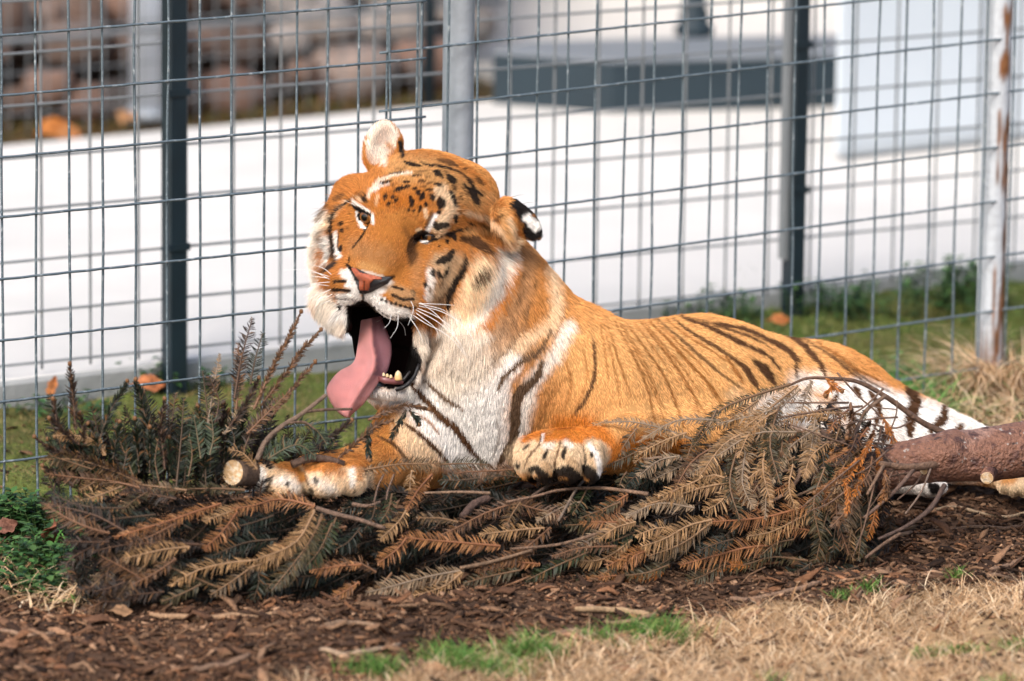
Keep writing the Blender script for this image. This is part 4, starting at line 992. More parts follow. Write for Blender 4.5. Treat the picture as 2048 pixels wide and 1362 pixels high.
def hd(a, b, c): return H0 + a * e1 + b * hu + c * hn
def HE(a, b, c, ra, rb, rc, k=25, cut=False, tilt=0):
    A = HA
    if tilt:
        ct, st_ = math.cos(tilt), math.sin(tilt)
        A = np.stack([e1 * ct + hu * st_, -e1 * st_ + hu * ct, hn])
    E(hd(a, b, c), (ra, rb, rc), k, A, cut)
def HRC(p, ra, q, rb, k=25): RC(hd(*p), ra, hd(*q), rb, k)

# --- trunk
RC(sc(1165, 818, 235), 182, sc(1400, 822, 420), 186, 60)
RC(sc(1400, 822, 420), 186, sc(1600, 838, 560), 164, 60)
E(sc(1650, 835, 590), (175, 135, 150), 60)
# thigh and lower hind leg stretched to the right
RC(sc(1660, 838, 500), 120, sc(1900, 905, 480), 52, 60)
RC(sc(1860, 900, 470), 58, sc(2010, 945, 440), 34, 40)
for i, (x, y) in enumerate([(2008, 968), (2026, 974), (2046, 974), (2064, 968)]):
    E(sc(x, y, 395 - 8 * (i in (1, 2))), (15, 20, 32), 10)
E(sc(2034, 962, 430), (42, 26, 44), 16)
RC(sc(1700, 930, 430), 50, sc(1850, 965, 400), 26, 30)            # other hind foot, under the log
E(sc(1862, 974, 385), (34, 20, 34), 12)
# tail root lying behind
RC(sc(1780, 800, 660), 40, sc(1960, 870, 640), 22, 40)
# --- shoulders, chest, neck
E(sc(1185, 805, 190), (135, 160, 130), 60)
E(sc(965, 790, 120), (165, 190, 140), 60)
E(sc(835, 880, 75), (88, 100, 100), 50)
RC(sc(915, 490, 170), 112, sc(1040, 690, 195), 150, 60)
E(sc(990, 640, 110), (105, 125, 100), 50)
E(sc(1165, 690, 200), (70, 62, 60), 50)
# --- forelegs and paws
RC(sc(830, 880, 50), 78, sc(735, 945, -70), 50, 40)
RC(sc(735, 942, -70), 52, sc(630, 948, -145), 40, 25)
E(sc(640, 948, -160), (90, 34, 50), 16)
for x, y, wz, rx, ry in [(532, 951, -178, 26, 33), (576, 962, -200, 36, 36), (654, 957, -200, 48, 36), (708, 954, -180, 28, 34)]:
    E(sc(x, y, wz), (rx, ry, 40), 15)
RC(sc(1395, 885, 190), 72, sc(1270, 888, 40), 56, 40)
RC(sc(1290, 893, 60), 58, sc(1150, 898, -90), 42, 30)
E(sc(1122, 892, -120), (78, 35, 58), 18)
for x, y, wz, rx, ry in [(1054, 914, -168, 25, 41), (1087, 918, -190, 30, 45), (1137, 918, -192, 32, 46), (1182, 921, -174, 22, 42)]:
    E(sc(x, y, wz), (rx, ry, 42), 5)
# --- head
HE(0, 25, -115, 120, 102, 130, 30)
HE(0, 15, -205, 132, 100, 105, 40)
HE(0, 35, -48, 86, 62, 54, 30)
HRC((0, 20, -42), 62, (0, -78, 30), 48, 30)
HE(0, -92, 48, 40, 30, 36, 14)
for s in (-1, 1):
    HE(s * 82, -48, -58, 60, 62, 60, 30)
    HE(s * 116, -105, -108, 80, 105, 82, 26)
    HE(s * (118 if s > 0 else 102), -195, -122, 60 if s > 0 else 50, 84 if s > 0 else 72, 74, 26)
    HE(s * 48, -124, 26, 60, 47, 55, 18)
    HE(s * 66, -96, -14, 52, 58, 50, 30)
    HE(s * 66, 34, -18, 36, 20, 26, 18, tilt=s * -.2)
    HRC((s * 72, -200, -135), 46, (s * 20 + 16, -325, -95), 34, 25)
HE(16, -345, -84, 44, 30, 40, 18)
HRC((10, -270, -150), 78, (30, -330, -200), 110, 40)
RC(hd(30, -300, -190), 105, sc(950, 740, 60), 120, 60)
E(sc(770, 785, -40), (40, 14, 40), 16)
# mouth
HE(4, -238, -22, 66, 82, 92, 14, cut=True)
HE(18, -285, -50, 48, 40, 60, 14, cut=True)
E(sc(684, 452, 45), (46, 54, 58), 26)
RC(sc(664, 596, -5), 38, sc(690, 652, -20), 15, 24)
E(sc(712, 392, 75), (44, 42, 52), 34)
E(sc(940, 385, 85), (44, 46, 48), 40)
# nose wings and philtrum
HE(0, -150, 92, 5, 34, 22, 8, cut=True)
for s in (-1, 1): HE(s * 30, -104, 84, 12, 8, 14, 5, cut=True)
# black lip rim down the open side of the mouth
RC(sc(838, 648, -40), 9, sc(842, 700, -30), 13, 8); RC(sc(842, 700, -30), 13, sc(826, 752, -48), 13, 8); RC(sc(826, 752, -48), 13, sc(780, 775, -70), 11, 8)
# eyes
CS = {}
for s, rb in ((-1, 8.5), (1, 4.0)):
    for c in np.arange(60, -60, -1.0):
        q_ = hd(s * 66, 0, c); i_ = np.round((q_ - LO) / GS).astype(int)
        if FLD[tuple(i_)] < 0: CS[s] = c; break
    HE(s * 66, 0, CS[s] + 3, 25, rb + 2, 20, 5, cut=True, tilt=s * .42)
# ears
def ear(c, ax_w, ax_l, r, k, hollow):
    ax_w = np.asarray(ax_w, float); ax_w /= np.linalg.norm(ax_w)
    ax_l = np.asarray(ax_l, float); ax_l -= ax_w * (ax_l @ ax_w); ax_l /= np.linalg.norm(ax_l)
    ax_n = np.cross(ax_w, ax_l)
    if ax_n[2] > 0: ax_n = -ax_n
    A = np.stack([ax_w, ax_l, ax_n])
    E(c, r, k, A)
    if hollow: E(c + ax_n * r[2] * 1.15 + ax_l * -2, (r[0] * .80, r[1] * .84, r[2] * 1.0), 6, A, cut=True)
ear(sc(767, 300, 120), (1, .14, .25), (-.05, -1, .1), (41, 60, 17), 16, True)
E(sc(1012, 440, 30), (28, 44, 34), 22)
ear(sc(1043, 440, 40), (.6, -.75, .3), (.76, .62, .25), (27, 50, 17), 16, False)

# --- surface nets
def surface_nets(f):
    s = f < 0
    nx_, ny_, nz_ = f.shape
    cs = np.zeros((nx_ - 1, ny_ - 1, nz_ - 1), np.uint8)
    for dx in (0, 1):
        for dy in (0, 1):
            for dz in (0, 1):
                cs += s[dx:nx_ - 1 + dx, dy:ny_ - 1 + dy, dz:nz_ - 1 + dz]
    act = (cs > 0) & (cs < 8)
    idx = np.argwhere(act)
    vid = np.full(cs.shape, -1, np.int32); vid[act] = np.arange(len(idx))
    acc = np.zeros((len(idx), 3)); cnt = np.zeros(len(idx))
    corners = [(0,0,0),(1,0,0),(0,1,0),(1,1,0),(0,0,1),(1,0,1),(0,1,1),(1,1,1)]
    val = [f[idx[:,0]+c[0], idx[:,1]+c[1], idx[:,2]+c[2]] for c in corners]
    for i in range(8):
        for b in (1, 2, 4):
            if not i & b:
                j = i | b
                va, vb = val[i], val[j]; m = (va < 0) != (vb < 0)
                t = va[m] / (va[m] - vb[m])
                pa, pb = np.array(corners[i], float), np.array(corners[j], float)
                acc[m] += pa + (pb - pa) * t[:, None]; cnt[m] += 1
    V = idx + acc / cnt[:, None]
    Fs = []
    for ax in range(3):
        o1, o2 = [(1, 2), (2, 0), (0, 1)][ax]
        sl0 = [slice(None)] * 3; sl1 = [slice(None)] * 3
        sl0[ax] = slice(0, -1); sl1[ax] = slice(1, None)
        a, b = s[tuple(sl0)], s[tuple(sl1)]
        e = np.argwhere(a != b)
        ok = (e[:, o1] > 0) & (e[:, o2] > 0) & (e[:, o1] < cs.shape[o1]) & (e[:, o2] < cs.shape[o2])
        e = e[ok]
        flip = a[e[:, 0], e[:, 1], e[:, 2]]
        q = []
        for d1, d2 in ((-1, -1), (0, -1), (0, 0), (-1, 0)):
            k = e.copy(); k[:, o1] += d1; k[:, o2] += d2
            q.append(vid[k[:, 0], k[:, 1], k[:, 2]])
        q = np.stack(q, 1)
        q[~flip] = q[~flip][:, ::-1]
        Fs.append(q)
    Fq = np.concatenate(Fs)
    return V, Fq[(Fq >= 0).all(1)]
Vt, Ft = surface_nets(FLD)
Vt = LO + Vt * GS
# drop loose scraps: keep what lies above the soil a little
SK = Vt                                                # sculpt coords of the skin
nrm_t = np.zeros_like(SK)
fn = np.cross(SK[Ft[:, 2]] - SK[Ft[:, 0]], SK[Ft[:, 3]] - SK[Ft[:, 1]])
for k in range(4): np.add.at(nrm_t, Ft[:, k], fn)
nrm_t /= np.linalg.norm(nrm_t, axis=1)[:, None] + 1e-9
# front depth of the sculpture, for placing features on the skin
ins = FLD < 0
fi = np.argmax(ins, axis=2); has = ins.any(axis=2)
ii_, jj_ = np.meshgrid(np.arange(DIM[0]), np.arange(DIM[1]), indexing='ij')
f0_ = FLD[ii_, jj_, np.maximum(fi - 1, 0)]; f1__ = FLD[ii_, jj_, fi]
FD = LO[2] + GS * (fi - 1 + np.clip(f0_ / (f0_ - f1__ + 1e-6), 0, 1)); FD[~has] = np.nan
def skin(x, y, off=0.0):
    """photo pixel -> sculpt point on the visible skin, off = px towards the camera"""
    x = np.atleast_1d(np.asarray(x, float)); y = np.atleast_1d(np.asarray(y, float)); wv = np.zeros(len(x))
    for _ in range(4):
        k = 1 + wv / F
        a = ((x - 1024) * k - LO[0]) / GS; b = ((y - 681) * k - LO[1]) / GS
        a0 = np.clip(a.astype(int), 0, DIM[0] - 2); b0 = np.clip(b.astype(int), 0, DIM[1] - 2)
        fa, fb = a - a0, b - b0
        q = [FD[a0, b0], FD[a0 + 1, b0], FD[a0, b0 + 1], FD[a0 + 1, b0 + 1]]
        wt_ = [(1 - fa) * (1 - fb), fa * (1 - fb), (1 - fa) * fb, fa * fb]
        num = sum(np.where(np.isnan(v), 0, v) * t for v, t in zip(q, wt_)); den = sum(np.where(np.isnan(v), 0, t) for v, t in zip(q, wt_))
        wv = np.where(den > 1e-6, num / np.maximum(den, 1e-6), wv)
    wv = wv - off
    k = 1 + wv / F
    return np.c_[(x - 1024) * k, (y - 681) * k, wv]

# ---------------------------------------------------------------- coat pattern, painted in a side-on coat map
CX0, CY0, CW, CH = 470, 215, 1640, 830
def C1(P): return [(560 + x / 3.405, 220 + y / 3.405) for x, y in P]
def C2(P): return [(560 + x / 3.405, 560 + y / 3.405) for x, y in P]
def C3(P): return [(1100 + x / 2.16, 560 + y / 2.16) for x, y in P]
def C5(P): return [(480 + x / 2.498, 780 + y / 2.498) for x, y in P]
def inpoly(xy, P):
    x, y = xy[:, 0], xy[:, 1]; r = np.zeros(len(xy), bool)
    for i in range(len(P)):
        a, b = P[i], P[i - 1]
        c = ((a[1] > y) != (b[1] > y)) & (x < (b[0] - a[0]) * (y - a[1]) / (b[1] - a[1] + 1e-12) + a[0])
        r ^= c
    return r
class Canvas:
    def __init__(s, base):
        s.a = np.zeros((CH, CW, 3), np.float32) + np.asarray(base, np.float32)
        yy, xx = np.mgrid[0:CH, 0:CW].astype(np.float32)
        n = vnoise(np.c_[xx.ravel() * 1.0, yy.ravel()], .16, 21).reshape(CH, CW) + .6 * vnoise(np.c_[xx.ravel(), yy.ravel()], .42, 22).reshape(CH, CW)
        s.n = n - .8
    def dist(s, P, pad):
        P = np.asarray(P, np.float32) - [CX0, CY0]
        if len(P) == 1: P = np.concatenate([P, P + .5])
        x0 = max(int(P[:, 0].min() - pad), 0); x1 = min(int(P[:, 0].max() + pad) + 1, CW)
        y0 = max(int(P[:, 1].min() - pad), 0); y1 = min(int(P[:, 1].max() + pad) + 1, CH)
        if x1 <= x0 or y1 <= y0: return None
        yy, xx = np.mgrid[y0:y1, x0:x1].astype(np.float32)
        best = np.full(xx.shape, 1e9, np.float32); bt = np.zeros_like(best)
        L = np.r_[0, np.cumsum(np.linalg.norm(np.diff(P, axis=0), axis=1))]; L = L / max(L[-1], 1e-6)
        for i in range(len(P) - 1):
            d = P[i + 1] - P[i]; l2 = d @ d + 1e-9
            t = np.clip(((xx - P[i, 0]) * d[0] + (yy - P[i, 1]) * d[1]) / l2, 0, 1)
            q = np.hypot(xx - P[i, 0] - t * d[0], yy - P[i, 1] - t * d[1])
            m = q < best; best[m] = q[m]; bt[m] = (L[i] + t * (L[i + 1] - L[i]))[m]
        return (slice(y0, y1), slice(x0, x1)), best, bt
    def stroke(s, P, wid, col, op=1.0, soft=2.5, taper=.75, ragged=2.5):
        ragged = min(ragged, wid * .13)
        if len(P) > 2: P = resample(np.array(P), len(P) * 4)
        r = dist = s.dist(P, wid + soft * 2 + ragged + 4)
        if r is None: return
        sl, d, t = r
        half = wid * .5 * (1 - taper * np.abs(2 * t - 1) ** 2)
        a = np.clip((half + s.n[sl] * ragged * 2 - d) / soft + .5, 0, 1) * op
        s.a[sl] = s.a[sl] * (1 - a[..., None]) + np.asarray(col, np.float32) * a[..., None]
    def blob(s, P, rad, col, op=1.0, soft=None):
        soft = soft or rad * .8
        r = s.dist(P, rad + soft)
        if r is None: return
        sl, d, t = r
        a = np.clip((rad + s.n[sl] * min(8, rad * .55) - d) / soft + .5, 0, 1); a = a * a * (3 - 2 * a) * op
        s.a[sl] = s.a[sl] * (1 - a[..., None]) + np.asarray(col, np.float32) * a[..., None]
    def fill(s, P, col):
        P = np.asarray(P, float); x0, y0 = P.min(0).astype(int) - 1; x1, y1 = P.max(0).astype(int) + 2
        yy, xx = np.mgrid[y0:y1, x0:x1]
        m = inpoly(np.c_[xx.ravel() + .5, yy.ravel() + .5], P).reshape(xx.shape)
        v = s.a[y0 - CY0:y1 - CY0, x0 - CX0:x1 - CX0]; v[m] = col
    def get(s, xy):
        x = np.clip(xy[:, 0] - CX0, 0, CW - 2); y = np.clip(xy[:, 1] - CY0, 0, CH - 2)
        return s.a[y.astype(int), x.astype(int)]
OR = np.array([.54,.222,.056]); ORD = np.array([.48,.155,.022]); ORL = np.array([.72,.40,.155]); RUS = np.array([.30,.115,.028])
WH = np.array([.86,.82,.77]); CR = np.array([.78,.57,.36]); BK = np.array([.012,.009,.008]); BR = np.array([.095,.042,.017]); GB = np.array([.15,.085,.045]); TAN0 = np.array([.42,.25,.12])
# --- body map
B = Canvas(OR * .82 + ORL * .18)
B.blob([(1180,720),(1400,720),(1600,740)], 90, ORL, .75, 120)
B.blob([(1250,830),(1450,840)], 60, ORL, .6, 90)
B.blob(C3([(1070,440),(1160,440),(1250,490)]), 17, WH, .9, 36)
B.blob(C3([(880,560),(800,500)]), 14, CR, .5, 40)
B.blob(C3([(960,560),(1080,560),(1200,620)]), 34, WH, .9, 34)
B.blob(C3([(1330,520),(1500,590),(1640,620),(1840,680)]), 46, WH, 1, 26)
B.blob(C3([(1400,640),(1600,720),(1800,760)]), 50, WH, 1, 40)
B.blob(C3([(1500,900),(1680,900)]), 30, WH, .9, 30)
B.blob(C3([(1980,900),(2048,930)]), 34, CR, 1, 30); B.blob(C3([(1960,870),(2000,860)]), 8, OR, .9, 14)
for P, wd, c, o in [
    ([(185,250),(192,330),(190,420),(150,520),(80,610)],15,BR,.75), ([(250,200),(290,330),(320,420),(350,500)],10,RUS,.55),
    ([(215,180),(240,330),(250,430)],9,RUS,.45),
    ([(280,180),(360,330),(420,470),(450,600),(470,640)],10,RUS,.6), ([(330,190),(420,310),(500,430),(550,560),(580,640)],11,RUS,.7),
    ([(355,180),(450,300),(520,400)],8,RUS,.5),
    ([(380,170),(480,290),(560,400),(610,480),(640,570)],11,RUS,.7), ([(420,170),(530,280),(610,370),(680,440),(740,520)],13,RUS,.75),
    ([(450,160),(570,260),(650,330),(720,390),(830,470)],13,BR,.6), ([(300,185),(375,320),(440,440),(500,580)],8,RUS,.6), ([(400,175),(500,295),(585,395),(640,480)],8,RUS,.6), ([(440,165),(550,270),(630,345),(690,415)],8,RUS,.6), ([(310,190),(395,330),(450,440)],7,RUS,.5), ([(590,160),(720,215),(830,265),(900,310)],9,BR,.6), ([(230,190),(265,330),(290,440),(300,540)],8,RUS,.5), ([(360,330),(420,430),(470,540),(500,640)],7,RUS,.5), ([(560,420),(620,500),(680,590)],8,RUS,.6), ([(640,400),(700,480),(750,560)],9,RUS,.6), ([(140,300),(160,420),(110,560)],8,RUS,.5), ([(660,170),(790,215),(900,262),(960,300)],8,BR,.55), ([(520,155),(600,220),(720,290),(790,340),(850,390),(900,460)],15,BR,.7),
    ([(490,160),(590,240),(690,300),(760,350)],9,RUS,.6),
    ([(560,155),(700,210),(820,270),(930,320),(990,380)],18,BR,.85), ([(620,165),(740,205),(850,240),(930,275)],10,BR,.6),
    ([(880,350),(930,390),(965,445)],36,BR*.8,.9), ([(800,340),(850,390),(880,440),(900,470)],24,BR,.8), ([(760,330),(800,390),(830,440)],16,RUS,.7),
    ([(700,185),(850,215),(960,270),(1030,310),(1060,350),(1060,420)],18,BR,.85), ([(950,255),(1000,280),(1050,320),(1075,350)],16,BR,.8),
    ([(1000,230),(1080,270),(1130,320),(1170,370),(1190,415)],24,BR,.8), ([(1080,245),(1150,290),(1230,340),(1300,400),(1400,470)],13,BR,.65),
    ([(1150,270),(1250,330),(1330,390),(1440,440)],13,RUS,.8), ([(1250,340),(1350,420),(1480,490)],11,BR,.6),
    ([(1540,470),(1575,520),(1555,600),(1555,670)],52,BR*.8,1), ([(1705,545),(1695,600),(1645,650)],40,BR*.8,1), ([(1310,455),(1340,510)],24,BR,.9),
    ([(1380,480),(1420,560),(1400,650)],26,BR,.8),([(1180,590),(1230,640)],30,BK,.9), ([(1240,500),(1200,560)],24,BR,.9), ([(1775,625),(1750,665)],26,BR,.9),
    ([(1460,640),(1440,700)],30,BR,.8),([(1640,880),(1680,920)],40,BK,.9),
    ([(60,330),(90,450),(60,560)],12,RUS,.5)]:
    B.stroke(C3(P), wd * 1.15 / 2.16, c, min(1, o + .22), 3.0, .55, 2.0)
# neck and chest
B.blob(C2([(1250,720),(1330,900),(1350,1100)]), 66, WH, 1, 60)
B.blob(C2([(1000,560),(1100,640),(1250,560),(1400,440)]), 60, WH * [.80,.72,.62], .9, 60)
B.blob(C2([(950,820),(1050,1000),(1200,1150)]), 40, WH, .95, 40)
B.blob(C2([(800,1020),(900,1120),(1000,1200)]), 26, CR*1.08, .95, 26)
B.blob(C2([(620,830),(680,980),(700,1120)]), 26, OR, 1, 26)
B.blob([(650,620),(672,655),(700,690)], 20, WH*[.9,.84,.76], 1, 14)
B.blob(C2([(620,770),(750,800),(880,770)]), 18, WH*.85, .9, 24)
def Q0(P): return [(820 + x / 4.54, 420 + y / 4.54) for x, y in P]
B.blob(Q0([(1000,480),(980,700),(900,900),(820,1080),(1000,1230)]), 34, np.array([.40,.205,.09]), .95, 40)
B.blob(Q0([(760,1150),(850,1300)]), 22, np.array([.46,.29,.17]), .8, 34)
for P, r_, c_, s2 in [([(870,420),(815,560),(740,700),(660,860),(570,1010),(440,1170)],21,WH*[.98,.93,.86],18), ([(640,520),(580,700),(520,860),(450,980)],24,CR*1.12,20), ([(400,1000),(330,1100)],16,WH*[.88,.82,.74],16)]: B.blob(Q0(P), r_, c_, .97, s2)
B.blob(Q0([(1200,560),(1190,780),(1130,950),(1040,1120)]), 12, OR * .92, .7, 26)
for P in ([(980,560),(940,700)],[(1060,500),(1010,640)],[(1010,700),(960,860)],[(900,820),(850,960)],[(1060,880),(1010,1000)],[(860,1000),(830,1080)],[(1150,620),(1120,760)],[(930,960),(960,1080)]): B.stroke(Q0(P), 7, BR, .5, 4, .6, 3)
B.blob(Q0([(1290,560),(1320,760),(1330,930),(1280,1040)])+C2([(1650,430),(1540,540)]), 13, CR*1.08, .9, 24)
B.blob(C2([(1960,330),(1860,520),(1710,700),(1660,900),(1620,1060)]), 15, WH*[.98,.94,.88], .97, 26)
B.blob(C2([(1580,560),(1500,680),(1480,820)]), 20, WH, .9, 24)
for P, wd, c, o in [
    ([(1840,350),(1760,480),(1640,560),(1540,640),(1480,750)],34,GB,.9), ([(1950,80),(1930,260),(1860,400)],14,RUS,.5),
    ([(1780,560),(1745,660),(1640,760),(1600,850),(1600,1000),(1560,1130),(1490,1250)],66,GB*.8,.95),
    ([(880,700),(1000,830),(1080,920),(1190,1010),(1280,1130),(1380,1250)],44,BR,.95), ([(840,970),(950,1050),(1040,1130),(1140,1240)],28,BR,.95),
    ([(980,680),(1080,770),(1170,840),(1250,880)],28,GB,.85), ([(930,910),(1020,970),(1090,1060)],18,RUS,.7),
    ([(660,1060),(760,1110),(830,1180),(890,1250)],22,BR,.85), ([(1470,950),(1490,1050),(1450,1200)],20,GB,.4),
    ([(2040,860),(1960,960),(1880,1010)],20,BR,.7), ([(1990,620),(1850,780),(1760,960)],30,RUS,.35), ([(700,900),(760,960),(800,1040)],12,RUS,.7),
    ([(1700,150),(1660,300),(1560,460),(1400,600)],22,GB,.5), ([(1640,60),(1600,200)],16,BR,.5)]:
    B.stroke(C2(P), wd * 1.15 / 3.405, c, min(1, o + .12), 2.6, .55, 2.0)
# paws and forearms
def PL(P): return [(500 + x / 7.877, 880 + y / 7.877) for x, y in P]
def PR(P): return [(1000 + x / 6.827, 820 + y / 6.827) for x, y in P]
B.blob(PR([(850,230),(1100,220),(1300,330),(1450,520),(1500,650),(1800,500),(2400,520)]), 24, ORD*1.12, 1, 26)
B.blob(PR([(300,620),(500,640),(700,600),(900,640),(1100,650),(1260,620)]), 34, CR*.86, 1, 12)
B.blob(PR([(330,400),(450,330),(580,320)]), 7, ORD*1.1, .95, 9); B.blob(PR([(620,390),(760,360),(900,360),(1100,410)]), 8, ORD*1.1, .95, 10)
B.blob(PR([(1220,480),(1320,620),(1350,800),(1335,950)]), 5, WH, 1, 7); B.blob(PR([(610,490),(700,480)]), 6, WH, .6, 8); B.blob(PR([(900,440),(960,480)]), 6, WH, .6, 8); B.blob(PR([(590,330),(560,420)]), 3, WH, .8, 4)
B.blob(PR([(620,740),(680,860)]), 8, TAN0, .6, 10); B.blob(PR([(960,700),(1050,850)]), 9, TAN0, .5, 12)
for P, wd, c, o in [([(318,525),(402,468)],34,BK,.95), ([(598,645),(642,545)],52,BK,.97), ([(858,645),(886,505)],50,BK,.97), ([(1238,580),(1252,630)],46,BK,.97),
    ([(560,335),(520,480),(400,620),(335,745)],26,BR,.9), ([(830,425),(780,600),(745,700),(738,850)],24,BR,.9), ([(1130,485),(1160,640),(1150,800)],32,BK,.9),  # cleft lines: shade between the toes, painted into the coat
    ([(225,725),(262,765)],56,BK,.95), ([(420,810),(480,785),(560,860),(705,935)],95,BK,.97), ([(755,860),(900,830),(1000,890),(1090,955)],150,BK,.98), ([(1150,790),(1230,850),(1305,920)],140,BK,.98), ([(380,930),(900,975),(1320,985)],90,BK,.98)]:
    B.stroke(PR(P), wd / 6.827 * 1.1, c, o, 2.0, .3, 1.6)
B.blob(PL([(100,600),(600,640),(1100,640),(1750,640)]), 30, CR*1.1, 1, 14)
B.blob(PL([(170,480),(200,650),(140,780)]), 10, WH, .95, 12); B.blob(PL([(430,640),(620,640),(700,740)]), 10, WH*.97, .8, 16); B.blob(PL([(1000,620),(1300,760)]), 10, WH*.97, .7, 18)
B.blob(PL([(430,340),(560,400),(750,480),(830,600)]), 9, OR, 1, 12); B.blob(PL([(930,400),(1150,400),(1350,360),(1600,300),(1800,330)]), 13, OR*1.05, 1, 12)
B.blob(PL([(1220,470),(1450,500)]), 9, RUS*1.5, .7, 14); B.blob(PL([(1600,480),(1620,700)]), 6, WH, .9, 9); B.blob(PL([(1720,450),(1740,600)]), 5, OR, .7, 8)
for P, wd, c, o in [([(588,650),(602,710)],62,BK,.9), ([(1028,590),(1042,650)],66,BK,.9), ([(865,500),(900,640),(965,800)],34,BR,.9), ([(360,550),(300,700),(225,800)],44,BK,.75), ([(385,775),(358,870)],36,BK,.9), ([(1640,690),(1652,830)],26,BR,.85),  # the cleft stroke here is painted shade between toes
    ([(1180,885),(1420,885)],60,BK,.6), ([(960,760),(1005,870)],60,BK,.85), ([(540,880),(800,890)],30,BR,.5)]:
    B.stroke(PL(P), wd / 7.877 * 1.1, c, o, 2.0, .3, 1.6)
# --- head map
def A_(P): return [(700 + x / 6.394, 290 + y / 6.394) for x, y in P]
def L_(P): return [(600 + x / 4.867, 380 + y / 4.867) for x, y in P]
def Q_(P): return [(820 + x / 4.54, 420 + y / 4.54) for x, y in P]
K = Canvas(OR); K.a = B.a.copy()
HEADP = np.array([(690,350),(735,312),(722,270),(745,235),(800,235),(825,300),(890,292),(965,318),(1012,388),(1060,395),(1110,470),(1050,500),(1032,560),(1010,620),(960,690),(910,730),(860,740),(640,740),(595,620),(595,480),(640,390)], float)
K.fill(HEADP, OR * [.88,.82,.76])
kb = lambda P, r, c, o=1.0, s_=None: K.blob(P, r, c, o, s_)
def ks(f, sc_):
    def st(P, w_, c=BK, o=.97, s_=1.9, rg=1.5, tp=.5): K.stroke(f(P), w_ / sc_ * (1.4 if sc_ == 4.867 and w_ < 45 else 1.22), c, o, s_, tp, rg)
    return st
a_, l_, q_ = ks(A_, 6.394), ks(L_, 4.867), ks(Q_, 4.54)
TAN = np.array([.62,.34,.13])
kb(A_([(600,300),(1000,310),(1400,560),(1700,760)]), 26, TAN, .75, 30)
kb(A_([(450,700),(700,760),(860,740)]), 22, ORD, .9, 26); kb(A_([(500,900),(800,900)]), 16, OR*.92, .8, 24)
kb(A_([(700,1000),(780,1060)]), 10, RUS, .55, 16)  # painted shade on the side of the nose bridge
kb(L_([(560,560),(700,620),(820,640)]), 22, np.array([.40,.19,.075]), .8, 34); kb(L_([(600,730),(780,780)]), 8, TAN, .7, 14)
kb(Q_([(40,420),(60,560),(60,680)]), 12, np.array([.42,.20,.08]), .7, 20)
bg_ = np.random.default_rng(77)
for _ in range(170):      # short darker flecks in the fur of the nose bridge and cheeks
    x, y = bg_.normal(775, 34), bg_.normal(515, 34)
    K.stroke([(x, y), (x + bg_.normal(2, 2), y - bg_.uniform(3, 7)), (x + bg_.normal(3, 2), y - bg_.uniform(7, 12))], bg_.uniform(1.5, 3), RUS * bg_.uniform(.7, 1.3), bg_.uniform(.25, .55), 1.5, .4, .3)
for _ in range(120):
    x, y = bg_.normal(860, 50), bg_.normal(390, 38)
    K.stroke([(x, y), (x + 4, y - 5), (x + 8, y - 8)], bg_.uniform(1.5, 2.6), BR * bg_.uniform(.8, 2), bg_.uniform(.25, .5), 1.5, .4, .3)
# cream and white marks
kb(A_([(235,660),(270,570),(380,450),(560,378),(780,350)]), 3.0, WH*[.95,.86,.74], .85, 5); kb(A_([(300,585),(400,515),(480,500)]), 2.6, WH, .95, 4)
kb(A_([(60,735),(150,790),(245,845)]), 3.6, WH, .97, 4); kb(A_([(285,900),(290,1000)]), 3.4, WH, .9, 4); kb(A_([(110,690),(150,720)]), 3, CR, .8, 4)
kb(A_([(330,760),(360,650)]), 3, CR, .6, 6)
kb(A_([(1150,610),(1250,720),(1270,850),(1200,950),(1130,1080)]), 15, CR, .92, 16); kb(A_([(1090,900),(1030,1000),(985,1090)]), 5, WH, .95, 5)
kb(A_([(950,830),(975,920)]), 4, CR, .85, 6); kb(A_([(865,1095),(890,1080)]), 4, CR, .9, 5)
kb(A_([(1500,860),(1750,940),(1950,1100),(2046,1250)]), 6, CR*.95, .8, 9); kb(A_([(1750,650),(1880,620)]), 8, TAN*1.1, .7, 14)
kb(L_([(190,250),(130,400),(85,560),(75,760),(130,960),(230,1110),(330,1200),(400,1260)]), 19, WH*[1,.94,.86], 1, 18)
kb([(650,620),(672,655),(698,690)], 18, WH*[.9,.84,.76], 1, 14)
kb(L_([(245,470),(262,600),(250,700)]), 8, WH, 1, 9); kb(L_([(345,420),(345,560),(385,650)]), 4.2, WH, .95, 5); kb(L_([(270,250),(250,360)]), 6, CR, .8, 9); kb(L_([(440,110),(360,190),(330,260)]), 3.5, CR, .8, 5)
kb(L_([(470,830),(520,920),(520,1040),(430,1120)]), 15, WH, .97, 10); kb(L_([(390,1030),(480,1110),(400,1180)]), 11, WH, .97, 10); kb(L_([(450,930),(440,1010)]), 5, WH, .9, 6)
kb(L_([(650,1050),(740,990),(850,910)]), 10, WH, .97, 9); kb(C2([(610,80),(650,140),(720,205),(860,250)]), 16, WH*.97, .96, 9); kb(L_([(600,785),(700,812),(830,850)]), 2.2, WH, .7, 4)
kb(Q_([(185,560),(185,680),(165,790)]), 9, WH*.95, .9, 10); kb(Q_([(330,480),(330,620),(270,760)]), 9, CR, .85, 12)
kb(Q_([(870,420),(815,560),(740,700),(660,860),(570,1010),(440,1170)]), 21, WH*[.98,.93,.86], 1, 20); kb(Q_([(640,520),(580,700),(520,860),(450,980)]), 24, CR*1.12, .95, 20); kb(Q_([(400,1000),(330,1100)]), 16, WH*[.88,.82,.74], .95, 16)
kb(Q_([(960,310),(930,350)]), 9, CR*1.1, .9, 10); kb(Q_([(520,190),(700,170)]), 8, TAN*1.1, .8, 14); kb(Q_([(860,120),(960,260)]), 7, CR, .85, 9)
